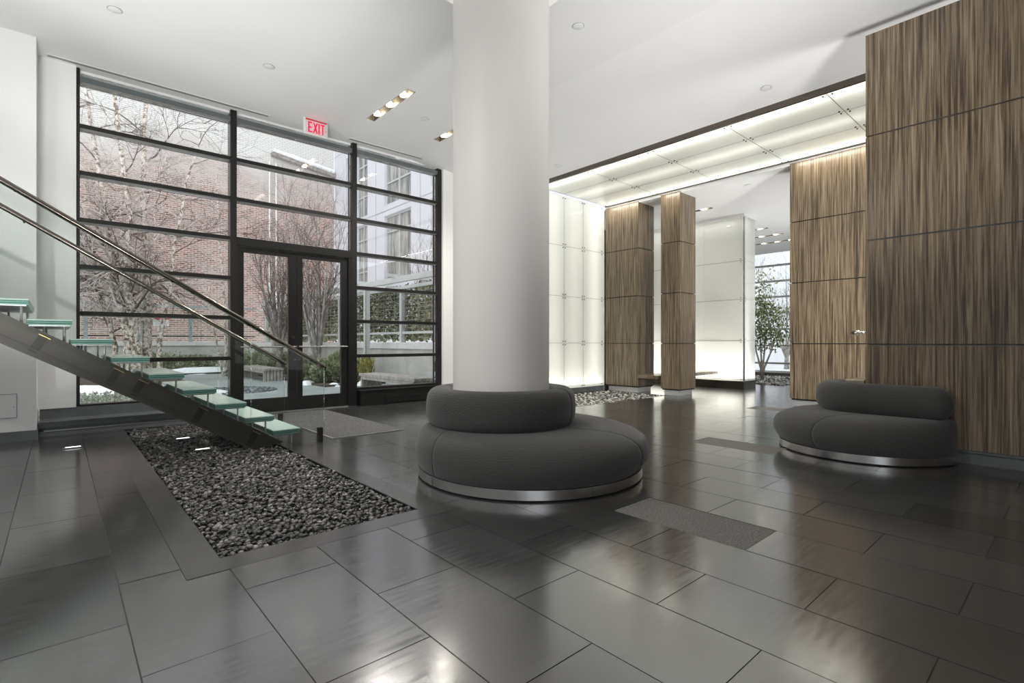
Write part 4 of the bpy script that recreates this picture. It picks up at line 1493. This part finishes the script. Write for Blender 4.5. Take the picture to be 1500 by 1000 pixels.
def interp(path, n):
    P = np.array(path, float)
    t = np.linspace(0, len(P) - 1, n)
    out = []
    for a in t:
        i = min(int(a), len(P) - 2); f = a - i
        out.append(P[i] * (1 - f) + P[i + 1] * f)
    return out


# clump of river birch: trunk paths given as (x, y, z)
bt = empty('birch_tree', (1.65, 16.3, -.02), 'multi stemmed birch with peeling pale bark behind the left window', 'tree', 'birches in the courtyard')
rs = np.random.default_rng(21)
trunks = [([(1.38, 16.3, -.02), (1.30, 16.3, 1.3), (1.12, 16.35, 2.3), (.88, 16.4, 4.2), (.62, 16.6, 6.3), (.3, 16.9, 9.5)], .115, 0),
          ([(1.55, 16.2, -.02), (1.48, 16.2, 1.2), (1.32, 16.2, 2.2), (1.22, 16.1, 3.0), (1.35, 16.1, 4.3), (1.05, 16.0, 6.8), (.75, 15.9, 10.5)], .125, 0),
          ([(1.75, 16.4, -.02), (1.72, 16.4, 1.4), (1.70, 16.5, 3.0), (1.66, 16.5, 5.0), (1.68, 16.6, 7.4), (1.3, 16.7, 10.8)], .12, 1),
          ([(1.90, 16.1, -.02), (1.98, 16.0, 1.2), (2.18, 15.9, 2.3), (2.30, 15.8, 3.8), (2.5, 15.6, 5.2), (2.9, 15.5, 6.8)], .07, 1),
          ([(1.2, 16.6, -.02), (.95, 16.7, 1.6), (.70, 16.9, 3.0), (.3, 17.2, 5.0)], .07, 0)]
bmb = MB(); dmb = MB()
for path, r0, dark in trunks:
    pts = interp(path, 16)
    pts = [p + rs.normal(0, .02, 3) * (i > 0) for i, p in enumerate(pts)]
    rad = [r0 * (1 - .78 * i / 15) for i in range(16)]
    MB().tube(pts, rad, 9).build('trunk', M['birch'] if not dark else M['birch'], bt, smooth=True)
    for i in range(4, 16):
        nb_ = 3
        for j in range(nb_):
            a = rs.uniform(0, 2 * PI)
            d = np.array([math.cos(a), math.sin(a) * .7, rs.uniform(.25, .9)])
            tgt = bmb if rs.random() < .68 else dmb
            branchlets(tgt, rs, pts[i], d, rs.uniform(1.0, 2.0), rad[i] * .32 + .006, 3, .65, -.035, 5, 4)
bmb.build('branches', M['twig_pale'], bt)
dmb.build('dark_branches', M['twig'], bt)

b2 = empty('birch_tree', (3.95, 18.2, -.02), 'slender young birch at the right side of the left window', 'tree', 'birches in the courtyard')
rs = np.random.default_rng(5)
for path, r0 in (([(3.98, 18.2, -.02), (3.95, 18.2, 2.0), (3.78, 18.2, 4.4), (3.7, 18.2, 6.3)], .055), ([(4.15, 18.3, -.02), (4.2, 18.3, 1.8), (4.22, 18.4, 3.4)], .045), ([(3.85, 18.0, -.02), (3.55, 18.0, 1.8), (3.45, 18.0, 2.8)], .035)):
    pts = interp(path, 12); rad = [r0 * (1 - .75 * i / 11) for i in range(12)]
    MB().tube(pts, rad, 7).build('trunk', M['birch'], b2, smooth=True)
    mb = MB()
    for i in range(4, 12):
        for j in range(2):
            a = rs.uniform(0, 2 * PI)
            branchlets(mb, rs, pts[i], [math.cos(a), math.sin(a), rs.uniform(.4, 1)], rs.uniform(.7, 1.5), rad[i] * .35 + .004, 2, .6, -.01, 4, 3)
    mb.build('branches', M['twig_pale'], b2)


def vase_tree(loc, H, seed, label, ns=11, lean=.26):
    o = empty('bare_tree', loc, label, 'tree', 'bare upright courtyard trees')
    r_ = np.random.default_rng(seed)
    trunk = MB(); br = MB()
    L = Vector(loc)
    trunk.tube([L, L + Vector((0, 0, .45)), L + Vector((0, 0, .8))], [.11, .085, .07], 9)
    for i in range(ns):
        a = 2 * PI * i / ns + r_.uniform(-.3, .3)
        sp = lean * r_.uniform(.3, 1.1)
        p = np.array([loc[0], loc[1], loc[2] + r_.uniform(.35, .8)])
        d = np.array([math.cos(a) * sp, math.sin(a) * sp, 1.0])
        pts = [p]
        n = 9
        for k in range(n):
            d = d + r_.normal(size=3) * .035; d /= np.linalg.norm(d)
            pts.append(pts[-1] + d * H / n * r_.uniform(.85, 1.05))
        rad = [.045 * (1 - .85 * k / n) for k in range(n + 1)]
        trunk.tube(pts, rad, 6, cap=False)
        for k in range(2, n + 1):
            for j in range(1):
                aa = r_.uniform(0, 2 * PI)
                branchlets(br, r_, pts[k], [math.cos(aa) * .5, math.sin(aa) * .5, 1.0], r_.uniform(.6, 1.3), rad[k] * .4 + .003, 2, .4, .03, 4, 3)
    trunk.build('trunk', M['greybark'], o, smooth=True)
    br.build('branches', M['twig'], o)
    return o
vase_tree((5.45, 14.4, .0), 4.4, 31, 'bare upright multi stem tree behind the right door leaf')
vase_tree((5.25, 17.1, .0), 4.0, 32, 'bare upright multi stem tree behind the left door leaf')
vase_tree((8.6, 13.2, -.05), 3.2, 33, 'bare tree crown beyond the trellis near the panel building', ns=6)

# indoor fig tree
ft = empty('indoor_fig_tree', (14.3, 5.86, .01), 'slim leafy indoor tree in pebbles before the far window', 'tree')
rs = np.random.default_rng(8)
tr_ = MB()
B = np.array([14.3, 5.86, .0])
tips = []
for i, (dx, dy, h) in enumerate(((-.12, .12, 1.35), (.05, -.05, 1.5), (.1, -.22, 1.3), (-.03, .02, 1.6))):
    pts = [B + np.array([0, 0, 0]), B + np.array([dx * .2, dy * .2, .35]), B + np.array([dx * .9, dy * .9, .8]), B + np.array([dx * 1.4, dy * 1.4, h])]
    tr_.tube(pts, [.035, .028, .02, .012], 7)
    for j in range(7):
        a = rs.uniform(0, 2 * PI)
        e = pts[3 if j % 2 else 2] + np.array([math.cos(a) * rs.uniform(.2, .6), math.sin(a) * rs.uniform(.2, .6), rs.uniform(.1, 1.1)])
        tr_.tube([pts[3 if j % 2 else 2], e], [.009, .003], 5)
        tips.append(e)
tr_.build('trunk', M['oldwood'], ft, smooth=True)
mb = MB()
for i in range(2500):
    e = tips[rs.integers(len(tips))]
    c = e + rs.normal(size=3) * np.array([.17, .17, .17]) + np.array([0, 0, .12])
    a = rs.normal(size=3) + np.array([0, 0, -.5]); a /= np.linalg.norm(a); b = np.cross(a, rs.normal(size=3)); b /= np.linalg.norm(b)
    s = rs.uniform(.07, .115)
    mb.add([c, c + a * s * .5 + b * s * .22, c + a * s, c + a * s * .5 - b * s * .22], [(0, 1, 2), (0, 2, 3)])
mb.build('foliage', M['ficus'], ft)

# bare street tree and sign beyond the far window
vase_tree((23.5, 8.6, -.1), 4.2, 40, 'bare street tree seen through the far window', ns=7, lean=.5)
ss = empty('street_sign', (20.5, 6.95, -.1), 'small white and red street sign outside the far window', 'sign')
MB().cyl((20.5, 6.95, -.1), (20.5, 6.95, .75), .03, n=8).build('post', M['alu'], ss)
MB().box(20.47, 6.75, .45, 20.49, 7.15, .85).build('panel', M['pink_board'], ss)
MB().box(20.46, 6.80, .62, 20.47, 7.10, .80).build('red_field', M['red'], ss)

# added fill spots outside the picture, without fixtures, to brighten ceiling and walls
def fill_spot(p, aim, power, size=110, soft=.25, col=(1, .985, .96)):
    l = bpy.data.lights.new('fill_beam', 'SPOT'); l.energy = power; l.spot_size = math.radians(size); l.spot_blend = 1.0; l.shadow_soft_size = soft; l.color = col
    o = bpy.data.objects.new('fill_beam', l); COL.objects.link(o); o.location = p
    o.rotation_euler = (Vector(aim) - Vector(p)).to_track_quat('-Z', 'Y').to_euler()
UP = [((-.7, 1.0, .7), (.5, 6.3, ZC), 850, 70), ((-1.8, 3.6, .8), (1.8, 7.0, ZC), 320, 70),
      ((-1.4, -1.4, .8), (1.0, 2.4, ZC), 220, 80), ((2.0, -2.2, .5), (5.8, 3.0, ZC), 1050, 50),
      ((3.0, -3.4, .5), (5.0, 5.6, ZC), 1100, 40), ((6.5, -.9, 1.0), (6.55, 2.3, 4.2), 330, 110),
      ((10.3, 2.5, .5), (11.6, 5.4, 4.0), 300, 110), ((13.2, 2.6, .5), (14.2, 5.6, 4.0), 200, 110)]
for p, a_, e_, s_ in UP: fill_spot(p, a_, e_, s_, .5)

# added fill spots just under the ceiling, out of view and without fixtures
for x, y, e_ in ((-1.5, -.5, 170), (-1.5, 3.4, 330)):
    l = bpy.data.lights.new('ceiling_fill', 'SPOT'); l.energy = e_; l.spot_size = math.radians(165); l.spot_blend = .5; l.shadow_soft_size = .08; l.color = (1, .97, .93)
    o = bpy.data.objects.new('ceiling_fill', l); COL.objects.link(o); o.location = (x, y, ZC - .03)
# added fill spots hidden by the column, plus unseen fill behind the dark partition
spots(5.79, 5.885, ZC, 60)
fill_spot((6.55, .3, 1.2), (9.3, 3.9, 2.0), 520, 95, .25, (1, .99, .96))
# linear wall washers at the rear edge of the soffit
for y, L in ((1.0, 4.4), (6.65, .8), (5.5, .4)):
    area('wall_washer', (8.93, y, 4.03), (0, math.radians(-12), 0), .03, L, 22 * L / 4.4, (1, .95, .85))

# ------------------------------------------------------------------ daylight portals
def portal(loc, rot, sx, sy):
    o = area('daylight_portal', loc, rot, sx, sy, 1)
    o.data.cycles.is_portal = True
portal((-3.7, -5.15, 2.2), (PI / 2, 0, 0), 4.5, 4.3)
portal((2.75, 8.3, 2.3), (-PI / 2, 0, 0), 5.2, 4.2)
